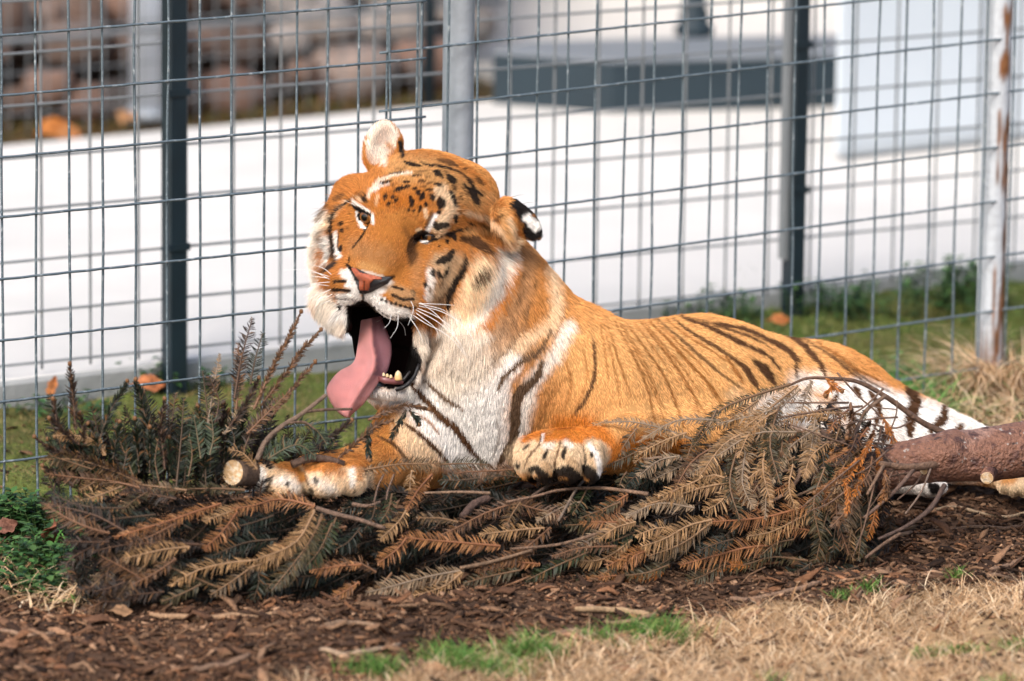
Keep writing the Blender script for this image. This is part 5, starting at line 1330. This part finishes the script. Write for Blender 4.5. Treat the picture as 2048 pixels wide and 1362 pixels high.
kb(C2([(960,410),(1000,480),(1020,560),(1120,420),(1250,420)]), 22, WH*[.86,.78,.68], 1, 22); kb(C2([(370,250),(430,230),(460,270)]), 11, WH*.85, .92, 11)
kb(C2([(560,770),(680,795),(850,760),(960,690)]), 11, WH*.82, 1, 13)
# ears
kb([(766,268),(760,292)], 30, np.array([.84,.745,.63]), 1, 8); kb([(745,318),(765,325)], 8, np.array([.84,.70,.58]), .9, 10)
kb([(770,262),(762,280)], 11, np.array([.62,.42,.32]), .5, 14); kb([(778,312),(785,300),(776,290)], 6, OR, .7, 9); kb([(735,300),(742,318)], 4, np.array([.55,.36,.26]), .5, 6)
kb([(799,285),(804,312)], 5, BK, 1, 4)
kb([(1032,408),(1052,428),(1062,466),(1088,460),(1078,440)], 15, BK, 1, 7); kb([(1054,436),(1070,452)], 9.5, WH*1.08, 1, 7); kb([(1088,462),(1090,456)], 4, GB, 1, 4)
kb([(1008,425),(1022,465)], 13, TAN, .9, 10); kb([(1018,440),(1032,478)], 6, CR, .8, 8)
# dark marks of crown and brow
for P, wd in [([(690,210),(780,240),(910,265)],40), ([(900,215),(960,250),(1100,265),(1250,290),(1400,355)],30), ([(500,365),(600,355),(690,345)],22), ([(390,495),(460,475),(530,452)],34), ([(675,470),(760,468)],30),
    ([(565,590),(610,560),(690,545)],48), ([(700,537),(758,525)],40), ([(795,392),(900,385)],30), ([(1060,338),(1120,360),(1168,405)],62), ([(1245,385),(1290,430),(1335,475)],76), ([(1070,500),(1120,500),(1180,532)],40),
    ([(800,556),(852,548)],36), ([(972,570),(1050,570)],42), ([(848,588),(885,625)],62), ([(935,615),(908,695)],56), ([(1032,638),(1062,695)],58), ([(1140,675),(1158,740),(1150,805)],98), ([(1125,840),(1142,875)],62), ([(1278,585),(1310,650),(1355,770)],52),
    ([(1515,560),(1570,640),(1625,750)],78), ([(1430,480),(1505,565)],32), ([(1460,390),(1560,520),(1600,590),(1690,645)],40), ([(458,635),(438,695)],54), ([(522,667),(574,660)],38), ([(465,768),(514,738)],40), ([(556,732),(614,682)],34),
    ([(765,655),(792,730),(773,795)],52), ([(742,845),(757,815)],34), ([(803,855),(812,825)],36), ([(902,775),(878,855)],46), ([(964,735),(972,785)],42), ([(180,635),(175,690),(218,725)],52), ([(55,695),(120,640),(175,598)],18),
    ([(1078,975),(1110,1040),(1255,1008)],72), ([(1338,895),(1352,975)],56), ([(1500,988),(1585,1012)],26), ([(1205,1142),(1350,1100),(1475,1058)],32), ([(1225,1142),(1310,1150),(1345,1200)],66), ([(1225,1215),(1252,1255)],36)]:
    a_(P, wd)
for P, wd in [([(1120,190),(1220,212),(1360,265)],56), ([(1425,312),(1505,288)],36), ([(505,515),(562,508)],22), ([(828,342),(985,328)],16), ([(878,472),(952,452)],46), ([(978,497),(1042,473)],24), ([(898,532),(975,524)],18), ([(1305,515),(1345,565)],48),
    ([(1600,400),(1660,460),(1705,505)],44), ([(1400,350),(1480,400),(1565,475)],30), ([(1045,845),(1012,940),(958,1055)],46), ([(1850,965),(1945,895)],44), ([(1590,970),(1700,1022),(1850,1105),(1960,1210)],34), ([(1640,300),(1720,380),(1800,440)],26),
    ([(960,420),(1020,405)],16), ([(1190,330),(1240,350)],30), ([(1390,500),(1450,560),(1500,650)],20), ([(1400,620),(1440,700)],18), ([(1380,850),(1410,870)],26), ([(1650,560),(1720,620)],20), ([(560,300),(680,310)],14)]:
    a_(P, wd, BR*.9, .85, 2.6, 2)
for x, y in [(400,850),(520,722),(630,800),(700,822),(742,950),(830,942),(660,860),(590,880),(480,830),(860,900),(700,930),(550,780)]: a_([(x, y), (x + 8, y + 6)], 20, BR, .8)
# right eye, squinting
a_([(750,1370),(778,1270),(840,1185),(930,1130),(1045,1165)], 92, BK, .97, 3, 1); a_([(900,1175),(960,1145),(1065,1180)], 46, BK, 1, 1.6, .4); a_([(905,1222),(970,1230),(1045,1203)], 46, WH*1.1, 1, 1.6, .3, .35); a_([(915,1258),(1060,1222),(1200,1148)], 20, BK, .95)
q_([(0,300),(15,380),(12,480)], 84, BR, .88, 7, 2); a_([(690,1060),(760,1180),(800,1240)], 60, BR, .5, 7, 2)  # brown painted as shade where the bridge drops into the eye socket
kb(Q_([(260,480),(400,470),(330,640),(260,800)]), 20, np.array([.50,.34,.20]), .85, 22)
# cheek
q_([(470,262),(560,282),(640,330),(712,372)], 84, BR*.45, .93, 4, 3); q_([(710,540),(640,592),(568,685)], 66, BR*.5, .93, 3.5, 3)
for P, wd in [([(384,365),(340,430),(246,468)],60), ([(203,535),(211,595)],36), ([(258,555),(266,615)],42), ([(352,515),(298,605)],30), ([(133,645),(141,695)],30), ([(502,425),(470,560),(410,650),(380,720),(350,800),(350,895)],54), ([(336,272),(344,290)],30), ([(258,318),(266,326)],22), ([(15,735),(32,775)],46)]: q_(P, wd)
for P, wd, o in [([(170,690),(176,745)],26,.9), ([(292,635),(258,705)],28,.9), ([(342,735),(228,835)],26,.7), ([(880,400),(905,430)],46,.6), ([(200,1180),(232,1290)],80,.55), ([(560,850),(500,945)],30,.35), ([(760,650),(700,780)],18,.3), ([(820,560),(770,640)],16,.3), ([(640,880),(560,980)],20,.3), ([(560,320),(540,420)],26,.5), ([(760,420),(740,520)],30,.45)]: q_(P, wd, GB, o, 3.5, 2.5)
# left cheek
for P, wd in [([(505,82),(400,150),(330,220),(298,310),(293,400),(310,520),(330,640),(345,715),(250,765)],30), ([(400,300),(398,345)],32), ([(400,378),(412,404)],32), ([(375,400),(368,480),(363,560),(382,612)],10), ([(402,535),(388,595)],30), ([(480,645),(470,705)],14), ([(380,1105),(386,1155)],26)]: l_(P, wd)
l_([(345,715),(225,795)], 44, BK*3, .85, 4)
for P, wd, o in [([(285,135),(220,210),(195,290)],34,.8), ([(200,395),(200,505)],26,.55), ([(150,555),(138,655)],24,.45), ([(425,38),(330,102)],34,.8), ([(465,152),(515,128)],24,.8), ([(330,150),(270,230),(250,300)],16,.6), ([(470,230),(480,220)],20,.7), ([(430,470),(440,480)],16,.7), ([(500,300),(520,300)],14,.6), ([(210,900),(120,940)],16,.3), ([(450,360),(470,380)],16,.6)]: l_(P, wd, BR, o, 2.8, 2.5)
# left eye
l_([(522,158),(580,190),(640,225),(695,242)], 36, BK, 1, 1.6, .4); l_([(598,215),(610,290),(672,322)], 30, BK, 1, 1.6, .4); l_([(548,210),(568,290),(610,352),(642,372)], 25, WH*1.08, 1, 1.5, .3, .35); l_([(692,300),(640,380),(590,460),(505,565)], 17, BK, .97, 1.5, .4); l_([(705,235),(708,325)], 20, WH, .95, 1.6, .3)
# whisker rows
for f, P, w_, dw in [(l_, [(335,885),(435,885)], 60, 28), (l_, [(322,962),(400,970),(475,976)], 60, 32), (l_, [(340,1045),(440,1060),(535,1066)], 10, 14)]:
    f(P, w_, OR*.85, .8 if w_ > 20 else .2, 4, 1); f(P, dw * .3, BR, .7, 1.6, .4)
    for q in resample(np.array(P, float), 7): f([tuple(q), (q[0]+5, q[1]+5)], dw * 1.3, BK, .95, 1.3, .4)
k2 = lambda P, w_, c=BK, o=.97, s_=2.0, rg=1.2, tp=.4: K.stroke(C2(P), w_ / 3.405, c, o, s_, tp, rg)
kb(C2([(760,60),(860,95),(905,145),(800,140)]), 12, np.array([.47,.27,.13]), .85, 14)
kb([(890,715),(930,722),(965,690)], 24, WH * [.86,.78,.68], 1, 16)
for P, wd in [([(690,130),(740,148),(800,163),(870,185),(912,182)],24), ([(765,98),(830,128),(900,125)],24), ([(640,178),(700,225),(770,250),(860,252)],10), ([(760,40),(830,60)],16)]:
    k2(P, wd * .3, BR, .7, 1.6, .4)
    for q in resample(np.array(P, float), 8): k2([tuple(q), (q[0]+4, q[1]+3)], wd * 1.45, BK, .95, 1.3, .4)
k2([(1100,400),(1030,490),(1000,570)], 60, GB, .7, 7); k2([(1250,420),(1180,520),(1100,600)], 34, GB, .35, 7); k2([(390,170),(410,205)], 26)
# lips, black
k2([(465,180),(468,350),(485,470),(515,520)], 44, BK, 1, 2, 1, .3); k2([(480,190),(560,150),(640,220),(720,290),(860,262),(905,300)], 30, BK, 1, 2, 1, .2)
k2([(890,280),(885,420),(935,560),(905,660)], 64, BK, 1, 2, 1, .25); k2([(640,690),(740,738),(850,700),(870,660)], 50, BK, 1, 2, 1, .25)
k2([(565,30),(565,150)], 22, BK, 1, 2, .5, .1)
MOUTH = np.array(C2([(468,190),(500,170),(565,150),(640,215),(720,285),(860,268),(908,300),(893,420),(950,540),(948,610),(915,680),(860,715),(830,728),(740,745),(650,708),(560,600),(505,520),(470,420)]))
K.fill(MOUTH, BK * .35); B.fill(MOUTH, BK * .35)  # whole opening near black, neck behind too: painted shade of the mouth
# nose leather surround
dk = ks(C1, 3.405)
dk([(455,1055),(485,1085),(520,1150),(548,1240)], 26, BK, 1, 1.6, .3, .3); dk([(560,1240),(640,1200),(700,1160),(775,1132)], 40, BK, 1, 1.6, .3, .6)

# which skin belongs to the head
HC = hd(0, -80, -60)
def head_mask(Q, N=None):
    d = Q - HC
    a = d @ e1; b = d @ hu; c = d @ hn
    m = (np.sqrt((a / 235) ** 2 + (b / 240) ** 2 + (c / 225) ** 2) < 1)
    m |= (np.linalg.norm((Q - sc(767, 295, 120)) / [48, 70, 60], axis=1) < 1) | (np.linalg.norm((Q - sc(1045, 440, 50)) / [52, 52, 70], axis=1) < 1)
    return m & ~((b < -150) & (c < -175) & (a > -60)) 
def mouth_mask(Q, g=1.0):
    m = np.zeros(len(Q), bool)
    for (a0, b0, c0, ra, rb, rc) in [(4, -238, -22, 66, 82, 92), (18, -285, -50, 48, 40, 60)]:
        d = Q - hd(a0, b0, c0)
        m |= ((d @ e1 / ra) ** 2 + (d @ hu / rb) ** 2 + (d @ hn / rc) ** 2) < g * g
    return m
def eye_mask(Q, g):
    m = np.zeros(len(Q), bool)
    for s in (-1, 1): m |= np.linalg.norm((Q - hd(s * 66, 0, CS[s] - 4)) @ HA.T / [25, 9 if s < 0 else 5, 30], axis=1) < g
    return m
def coat(Q, jit=0.0):
    xy = to_px(Q)
    h = head_mask(Q)
    if jit: xy = xy + rng.normal(0, jit, xy.shape)
    c = np.where(h[:, None], K.get(xy), B.get(xy))
    return c, h
Wv = to_world(SK)
tbase = at_depth(1150, 960, 200)[0].copy(); tbase[2] = 0
tiger = empty('tiger', tbase, 'orange striped tiger lying behind the cut fir tree with its tongue hanging out', 'tiger')
M_skin = mat('coat', attr='col', rough=.95, spec=.03)
ccol, hmask = coat(SK)
ccol = ccol * .62  # skin colour darkened as painted shade between the hairs
mm = mouth_mask(SK, 1.03)
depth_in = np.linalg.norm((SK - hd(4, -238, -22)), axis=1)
ccol[mm] = [.007, .003, .003]  # cavity colour stands in for the shade inside the mouth
ccol[eye_mask(SK, .95)] = [.01, .008, .007]
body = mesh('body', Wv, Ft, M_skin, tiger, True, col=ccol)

# ---------------------------------------------------------------- fur
fa_ = .5 * np.linalg.norm(np.cross(Wv[Ft[:, 2]] - Wv[Ft[:, 0]], Wv[Ft[:, 3]] - Wv[Ft[:, 1]]), axis=1)
FLOW = np.array([  # photo x, y, direction, length px
 (735,520,.30,-1,8),(790,480,.3,-1,9),(760,560,.3,-.9,6),(850,400,.5,-.9,13),(800,360,.1,-1,15),(930,330,.9,-.35,20),(990,400,.9,.4,22),(690,470,-.7,.4,14),(640,540,-.9,.6,54),(650,620,-.5,1,58),(625,470,-1,.1,46),(690,390,-.7,-.5,26),(735,345,-.5,-.8,24),
 (800,600,.8,.35,11),(740,610,.2,1,9),(670,590,-.85,.3,11),(700,560,-.8,0,9),(900,560,.6,.75,20),(870,480,.8,.3,11),(980,560,.25,1,66),(1010,500,.5,.9,54),(930,680,-.1,1,70),(960,630,.15,1,52),(860,660,.2,1,26),(1080,560,.35,1,36),(1120,600,.4,.95,34),(980,800,-.05,1,28),(1050,780,-.15,1,27),
 (780,795,.25,.9,26),(840,780,.2,1,26),(800,860,-.3,.95,24),(740,860,-.3,.95,26),(720,930,-1,.2,20),(1180,750,.3,.95,26),(1300,680,.85,.6,22),(1400,780,.65,.8,24),(1250,830,.3,.95,22),(1500,720,.8,.6,24),(1650,740,.85,.55,28),(1850,860,.9,.4,30),(1930,880,.9,.3,22),
 (1120,900,-.05,1,19),(1280,880,-.9,.3,24),(600,950,-.7,.5,22),(680,950,-.4,.8,22),(765,270,.05,-1,14),(750,320,-.2,-1,20),(1050,450,.7,.6,14),(2030,970,0,1,13),(1860,970,0,1,12)])
def flow(xy):
    d2 = ((xy[:, None, :] - FLOW[None, :, :2]) ** 2).sum(-1) + 60.0
    wgt = 1 / d2 ** 1.6; wgt /= wgt.sum(1, keepdims=True)
    return wgt @ FLOW[:, 2:4], wgt @ FLOW[:, 4]
NH = 480000
# the head carries finer, denser hair
fc = (SK[Ft[:, 0]] + SK[Ft[:, 2]]) / 2
fh = head_mask(fc)
seen = (nrm_t[Ft[:, 0]] @ np.array([0, 0, 1.])) < .55
wgt = fa_ * np.where(fh, 2.4, 1.0) * np.where((fc[:, 2] < -60) & (fc[:, 1] > 150), 2.2, 1.0) * np.where(seen, 1, .25) * (~mouth_mask(fc, 1.06)) * (~eye_mask(fc, 1.25))
pick = rng.choice(len(Ft), NH, p=wgt / wgt.sum())
q = rng.random((NH, 2))
f4 = Ft[pick]
lerp = lambda A: ((A[f4[:, 0]] * (1 - q[:, :1]) + A[f4[:, 1]] * q[:, :1]) * (1 - q[:, 1:]) + (A[f4[:, 3]] * (1 - q[:, :1]) + A[f4[:, 2]] * q[:, :1]) * q[:, 1:])
root = lerp(SK); nr = lerp(nrm_t); nr /= np.linalg.norm(nr, axis=1)[:, None] + 1e-9
xy = to_px(root)
noseP = np.array(C1([(480,1072),(520,1072),(600,1112),(690,1135),(770,1132),(735,1185),(620,1245),(560,1262),(530,1210)]))
keep = ~(inpoly(xy, noseP) & (root[:, 2] < 0)) & ~(inpoly(xy, MOUTH) & (root[:, 2] < 200))
keep &= root[:, 1] < 345
root, nr, xy = root[keep], nr[keep], xy[keep]
fd = np.zeros((len(root), 2)); fl = np.zeros(len(root))
for s0 in range(0, len(root), 40000):
    fd[s0:s0 + 40000], fl[s0:s0 + 40000] = flow(xy[s0:s0 + 40000])
T3 = np.c_[fd, np.zeros(len(fd))]
T3 -= nr * (T3 * nr).sum(1)[:, None]
T3 /= np.linalg.norm(T3, axis=1)[:, None] + 1e-6
hm0 = head_mask(root)
hc, hm = coat(root, .6)
len0 = fl * np.where(hm0, .62, .5)
mid = root + T3 * (len0 * .5)[:, None]
hc = np.where(hm0[:, None], K.get(to_px(mid) + rng.normal(0, .5, (len(mid), 2))), B.get(to_px(mid) + rng.normal(0, .7, (len(mid), 2))))
fl = fl * rng.uniform(.6, 1.15, len(fl)) * np.where(hm, .66, .52)
lift = rng.uniform(.16, .46, len(fl))[:, None]
clump = np.c_[vnoise(root, .07, 31), vnoise(root, .07, 32), vnoise(root, .07, 33)] - .5
jit = rng.normal(0, .13, root.shape) + clump * .5
d0_ = T3 + nr * lift + jit * .6
d0_ /= np.linalg.norm(d0_, axis=1)[:, None]
d1_ = T3 + nr * (lift * .25) + jit * .8 + np.array([0, .18, 0]); d1_ /= np.linalg.norm(d1_, axis=1)[:, None]
NP = 5
tt = np.linspace(0, 1, NP)
Pp = root[:, None] - nr[:, None] * 1.0 + fl[:, None, None] * (d0_[:, None] * (tt - .5 * tt ** 2)[None, :, None] + d1_[:, None] * (.5 * tt ** 2)[None, :, None])
hc = hc * rng.uniform(.62, 1.38, (len(hc), 1)) * 1.10
def hair_object(name, P, rad, col, m, parent):
    n, k, _ = P.shape
    cu = bpy.data.hair_curves.new(name)
    cu.add_curves([k] * n)
    Wp = to_world(P.reshape(-1, 3)) - wloc(parent)
    cu.attributes['position'].data.foreach_set('vector', Wp.astype(np.float32).ravel())
    ra = cu.attributes.get('radius') or cu.attributes.new('radius', 'FLOAT', 'POINT')
    ra.data.foreach_set('value', rad.astype(np.float32).ravel())
    ca = cu.attributes.new('col', 'FLOAT_COLOR', 'CURVE')
    ca.data.foreach_set('color', np.c_[col, np.ones(n)].astype(np.float32).ravel())
    cu.materials.append(m)
    o = bpy.data.objects.new(name, cu); COL.objects.link(o); o.parent = parent
    return o
rad = (.00048 * (1 - .75 * tt))[None] * np.where(hm, .75, 1.0)[:, None] * np.ones((len(fl), 1))
# long guard hairs of the ruff, standing off the outline
rx = np.where((xy[:, 0] < 652) & (xy[:, 1] > 400) & (xy[:, 1] < 690), 1.0, 0) + np.where((xy[:, 0] > 930) & (xy[:, 0] < 1035) & (xy[:, 1] > 480) & (xy[:, 1] < 720) & hm0, .7, 0) + .05 * ((xy[:, 1] < 420) & hm0)
pk_ = rng.choice(len(root), 4200, p=rx / rx.sum())
gd = T3[pk_] + nr[pk_] * rng.uniform(.2, .6, (4200, 1)) + rng.normal(0, .22, (4200, 3)); gd /= np.linalg.norm(gd, axis=1)[:, None]
gl = rng.uniform(14, 34, 4200) * np.where(xy[pk_, 1] < 385, .5, 1)
ge = gd + np.array([0, .35, 0]); ge /= np.linalg.norm(ge, axis=1)[:, None]
Pg = root[pk_][:, None] + gl[:, None, None] * (gd[:, None] * (tt - .5 * tt ** 2)[None, :, None] + ge[:, None] * (.5 * tt ** 2)[None, :, None])
Pp = np.concatenate([Pp, Pg]); hc = np.concatenate([hc, np.clip(hc[pk_] * 1.05, 0, .95)])
rad = np.concatenate([rad, (.00036 * (1 - .8 * tt))[None] * np.ones((4200, 1))])
M_fur = mat('fur', attr='col', rough=.75, spec=.25)
hair_object('fur', Pp, rad, hc, M_fur, tiger)

# ---------------------------------------------------------------- face parts
def wpts(L, off=0): 
    L = np.array(L, float); return to_world(skin(L[:, 0], L[:, 1], off))
M_eye = mat('eyeball', attr='col', rough=.08, spec=.6)
gaze = hn * .93 + e1 * -.15 + hu * .0; gaze /= np.linalg.norm(gaze)
for s in (-1, 1):
    ctr = hd(s * 66, 2 if s < 0 else 0, CS[s] - (20.5 if s < 0 else 22.5)); r = 20.0
    ax2 = np.cross(gaze, hu); ax2 /= np.linalg.norm(ax2); ax3 = np.cross(ax2, gaze)
    th = np.linspace(.0001, np.pi, 22); ph = np.linspace(0, 2 * np.pi, 28, endpoint=False)
    TH, PH = np.meshgrid(th, ph, indexing='ij')
    Q = ctr + r * (np.cos(TH)[..., None] * gaze + np.sin(TH)[..., None] * (np.cos(PH)[..., None] * ax2 + np.sin(PH)[..., None] * ax3))
    n = 28; i = np.arange(21)[:, None] * n; j = np.arange(n)[None]
    Fc = np.stack([i + j, i + (j + 1) % n, i + n + (j + 1) % n, i + n + j], -1).reshape(-1, 4)
    cc = np.where(TH < .36, 0, np.where(TH < .74, 1, 2)).ravel()
    mesh('eye', to_world(Q.reshape(-1, 3)), Fc, M_eye, tiger, True, col=np.array([[.004,.004,.004],[.20,.075,.015],[.02,.01,.008]])[cc])
# nose leather
gx_, gy_ = np.meshgrid(np.arange(692, 790, 1.5), np.arange(528, 596, 1.5))
pg = np.c_[gx_.ravel(), gy_.ravel()]
nin = inpoly(pg, noseP)
red = inpoly(pg, np.array(C1([(478,1076),(512,1074),(548,1108),(620,1120),(692,1138),(690,1152),(640,1152),(612,1182),(606,1232),(540,1228),(540,1165),(508,1122)])))
dedge = np.full(len(pg), 99.)
for i in range(len(noseP)):
    a, b = noseP[i - 1], noseP[i]; d = b - a; t = np.clip(((pg - a) @ d) / (d @ d), 0, 1); dedge = np.minimum(dedge, np.linalg.norm(pg - a - t[:, None] * d, axis=1))
dr = np.array(C1([(575,1180),(575,1240)]))
cleft = np.abs(pg[:, 0] - (560 + 574 / 3.405)) + np.where(pg[:, 1] > 220 + 1165 / 3.405, 0, 9)
bul = 4 + 5 * np.clip(dedge / 9, 0, 1) - np.where(red, 0, 3.0) - 2.5 * np.exp(-(cleft / 2.0) ** 2)
Vn = to_world(skin(pg[:, 0], pg[:, 1], bul))
nxg = gx_.shape[1]
i0 = (np.arange(gx_.shape[0] - 1)[:, None] * nxg + np.arange(nxg - 1)[None]).ravel()
fq = np.stack([i0, i0 + 1, i0 + nxg + 1, i0 + nxg], 1); fq = fq[nin[fq].all(1)]
used = np.unique(fq); rm = np.full(len(pg), -1); rm[used] = np.arange(len(used))
cn = np.where(red[:, None], np.array([.36,.085,.035]) * (.7 + .5 * vnoise(pg, .25, 5)[:, None]), np.array([.012,.012,.014]))
cn = cn * np.where(np.exp(-(cleft / 1.6) ** 2) > .5, .4, 1)[:, None]
M_nose = mat('nose_leather', attr='col', rough=.38, spec=.5, bump=(900,.35))
mesh('nose', Vn[used], rm[fq], M_nose, tiger, True, col=cn[used])
# tongue
TS = [((722,640),(762,632),70,4),((715,690),(783,690),-8,10),((706,725),(777,738),-60,14),((676,744),(758,764),-92,14),((653,776),(742,788),-112,12),((660,803),(726,810),-118,9),((677,826),(706,827),-120,6),((690,835),(700,836),-120,3)]
RID = [(741,640,10),(742,690,16),(747,728,18),(740,756,15),(720,785,10),(705,806,6),(697,826,3),(695,836,1)]
Lw = resample(np.array([[a[0],a[1],b[0],b[1],z,0] for a, b, z, t in TS], float), 46)
Rd = resample(np.array(RID, float), 46)
hdz = skin([740],[610])[0][2]
rows = []
for k in range(46):
    l, r_, z = Lw[k, :2], Lw[k, 2:4], Lw[k, 4]
    wid = np.linalg.norm(r_ - l); u = np.linspace(0, 1, 17)
    ur = np.clip(((Rd[k, :2] - l) @ (r_ - l)) / (wid ** 2 + 1e-6), .2, .8)
    hgt = 1.9 * Rd[k, 2] * np.exp(-((u - ur) * wid / 9) ** 2) + 13 * np.sin(np.pi * u) * (1 if k < 24 else .6) - 10 * np.clip(np.abs(u - .5) * 2, 0, 1) ** 4
    x = l[0] + (r_[0] - l[0]) * u; y = l[1] + (r_[1] - l[1]) * u
    rows.append(np.c_[x, y, z - hgt])
Tf = np.array(rows); Tb = Tf.copy(); Tb[..., 2] += 9
Qt = np.concatenate([Tf.reshape(-1, 3), Tb.reshape(-1, 3)])
def sc_arr(A):
    k = 1 + A[:, 2] / F; return np.c_[(A[:, 0] - 1024) * k, (A[:, 1] - 681) * k, A[:, 2]]
n = 17; i = np.arange(45)[:, None] * n; j = np.arange(16)[None]; off = 46 * 17
fr = np.stack([i + j, i + j + 1, i + n + j + 1, i + n + j], -1).reshape(-1, 4)
bk = fr[:, ::-1] + off
ed = [np.stack([np.arange(45) * n, np.arange(1, 46) * n, np.arange(1, 46) * n + off, np.arange(45) * n + off], 1), np.stack([np.arange(45) * n + 16, np.arange(45) * n + 16 + off, np.arange(1, 46) * n + 16 + off, np.arange(1, 46) * n + 16], 1)]
en = 45 * n + np.arange(16); ed.append(np.stack([en, en + 1, en + 1 + off, en + off], 1)); en = np.arange(16); ed.append(np.stack([en, en + off, en + 1 + off, en + 1], 1))
pk = np.array([.66,.27,.255]); mv = np.array([.32,.13,.155])
uu = np.tile(np.linspace(0, 1, 17), 92); kk = np.tile(np.repeat(np.arange(46), 17), 2)
ridge_u = np.repeat(np.clip(((Rd[:, :2] - Lw[:, :2]) * (Lw[:, 2:4] - Lw[:, :2])).sum(1) / (((Lw[:, 2:4] - Lw[:, :2]) ** 2).sum(1) + 1e-6), .2, .8), 17); ridge_u = np.tile(ridge_u, 2)
tcx = np.where(((uu > ridge_u + .08) & (kk < 26))[:, None], mv, pk) * (.88 + .25 * vnoise(np.c_[Qt[:, 0], Qt[:, 1]], .08, 2)[:, None])  # mauve right of the ridge paints the tongue's side away from the light
M_tongue = mat('tongue', attr='col', rough=.34, spec=.45, bump=(750,.75), trans=.3)
tg = mesh('tongue', to_world(sc_arr(Qt)), np.concatenate([fr, bk] + ed), M_tongue, tiger, True, col=tcx)
tg.modifiers.new('s', 'SUBSURF').render_levels = 1
# teeth and gum
M_tooth = mat('tooth', (.60,.40,.17), .3, mix=[((.66,.58,.44),60,.4,.65)]); M_gum = mat('gum', (.20,.07,.07), .35)
def toothm(P, d, r, L):
    P = np.array(P, float); d = np.array(d, float); d /= np.linalg.norm(d)
    n = 7; pts_ = np.array([P + d * L * t for t in np.linspace(0, 1, n)])
    return tube('tooth', to_world(pts_), np.array([r * math.sqrt(max(1 - t ** 2.2, .02)) for t in np.linspace(0, 1, n)]) / PX, M_tooth, tiger, 10)
gz0 = skin([790],[762])[0][2]
def inm(x, y, z): 
    return sc_arr(np.array([[x, y, z]], float))[0]
toothm(inm(797, 760, gz0 - 8), (-.05, -1, -.15), 8, 19)
for k, (x, y) in enumerate([(768,752),(775,754),(782,756)]): toothm(inm(x, y, gz0 - 12), (-.1, -1, -.2), 3.4, 7)
gp = np.array([inm(755,756,gz0-4), inm(770,760,gz0-8), inm(788,762,gz0-4), inm(806,764,gz0)])
tube('gum', to_world(gp), np.array([5,8,8,5]) / PX, M_gum, tiger, 8)
M_lip = mat('wet_lip', (.008,.007,.008), .34, spec=.5, bump=(500,.3))
for lp, r0 in (([(742,756,4),(768,775,2),(800,777,4),(826,757,6),(838,728,10)], 6.0), ([(752,750,-8),(776,765,-10),(802,764,-8),(820,742,-6)], 4.5)):
    lq = resample(np.array([[x, y, skin([x], [y])[0][2] - 6 + z] for x, y, z in lp]), 22)
    lq[:, 2] = np.convolve(np.pad(lq[:, 2], 4, 'edge'), np.ones(9) / 9, 'valid')
    tube('lip', to_world(sc_arr(lq)), r0 / PX * np.sin(np.linspace(.25, 2.9, 22)) ** .5, M_lip, tiger, 10)
# whiskers
M_wh = mat('whisker', (.75,.73,.70), .4)
WR = [C2(p) for p in [[(940,160),(1080,165),(1190,172)], [(940,175),(1100,215),(1230,295),(1310,395),(1342,485)], [(920,200),(1080,290),(1200,400),(1275,530)], [(920,220),(1050,320),(1090,400)], [(940,160),(1100,200),(1180,250)],
  [(880,250),(940,340),(977,430)], [(805,235),(798,320),(750,398)], [(812,280),(845,325),(855,378)], [(757,235),(745,290),(708,330)], [(890,140),(908,200),(872,308)], [(950,150),(1060,230),(1150,330),(1235,440)],
  [(900,235),(1000,300),(1100,350),(1190,420),(1262,520)], [(930,190),(1040,235),(1130,290),(1200,360)], [(700,260),(680,275),(655,285)]]]
WL = [C1(p) for p in [[(360,1130),(290,1075),(190,1050)], [(352,1140),(260,1112),(170,1102)], [(350,1150),(250,1135),(160,1132)], [(350,1170),(240,1182),(150,1205)], [(345,1200),(270,1190),(190,1192)], [(350,1220),(280,1250),(215,1265)], [(360,1250),(300,1290),(255,1315)]]] + [C2([(350,140),(290,160),(235,205)])] + [C1([(350,1160),(200,1090),(20,1090)])]
for Ws, dz in ((WR, -70), (WL, 20)):
    for wl in Ws:
        P = resample(np.array(wl), 14)
        s0 = skin(P[:1, 0], P[:1, 1], 0)[0][2] + 3
        t = np.linspace(0, 1, 14)
        zz = s0 + dz * t * (1.2 - .2 * t) - 14 * np.sin(np.pi * t)
        tube('whisker', to_world(sc_arr(np.c_[P, zz])), .00075 * (1 - .7 * t), M_wh, tiger, 5)
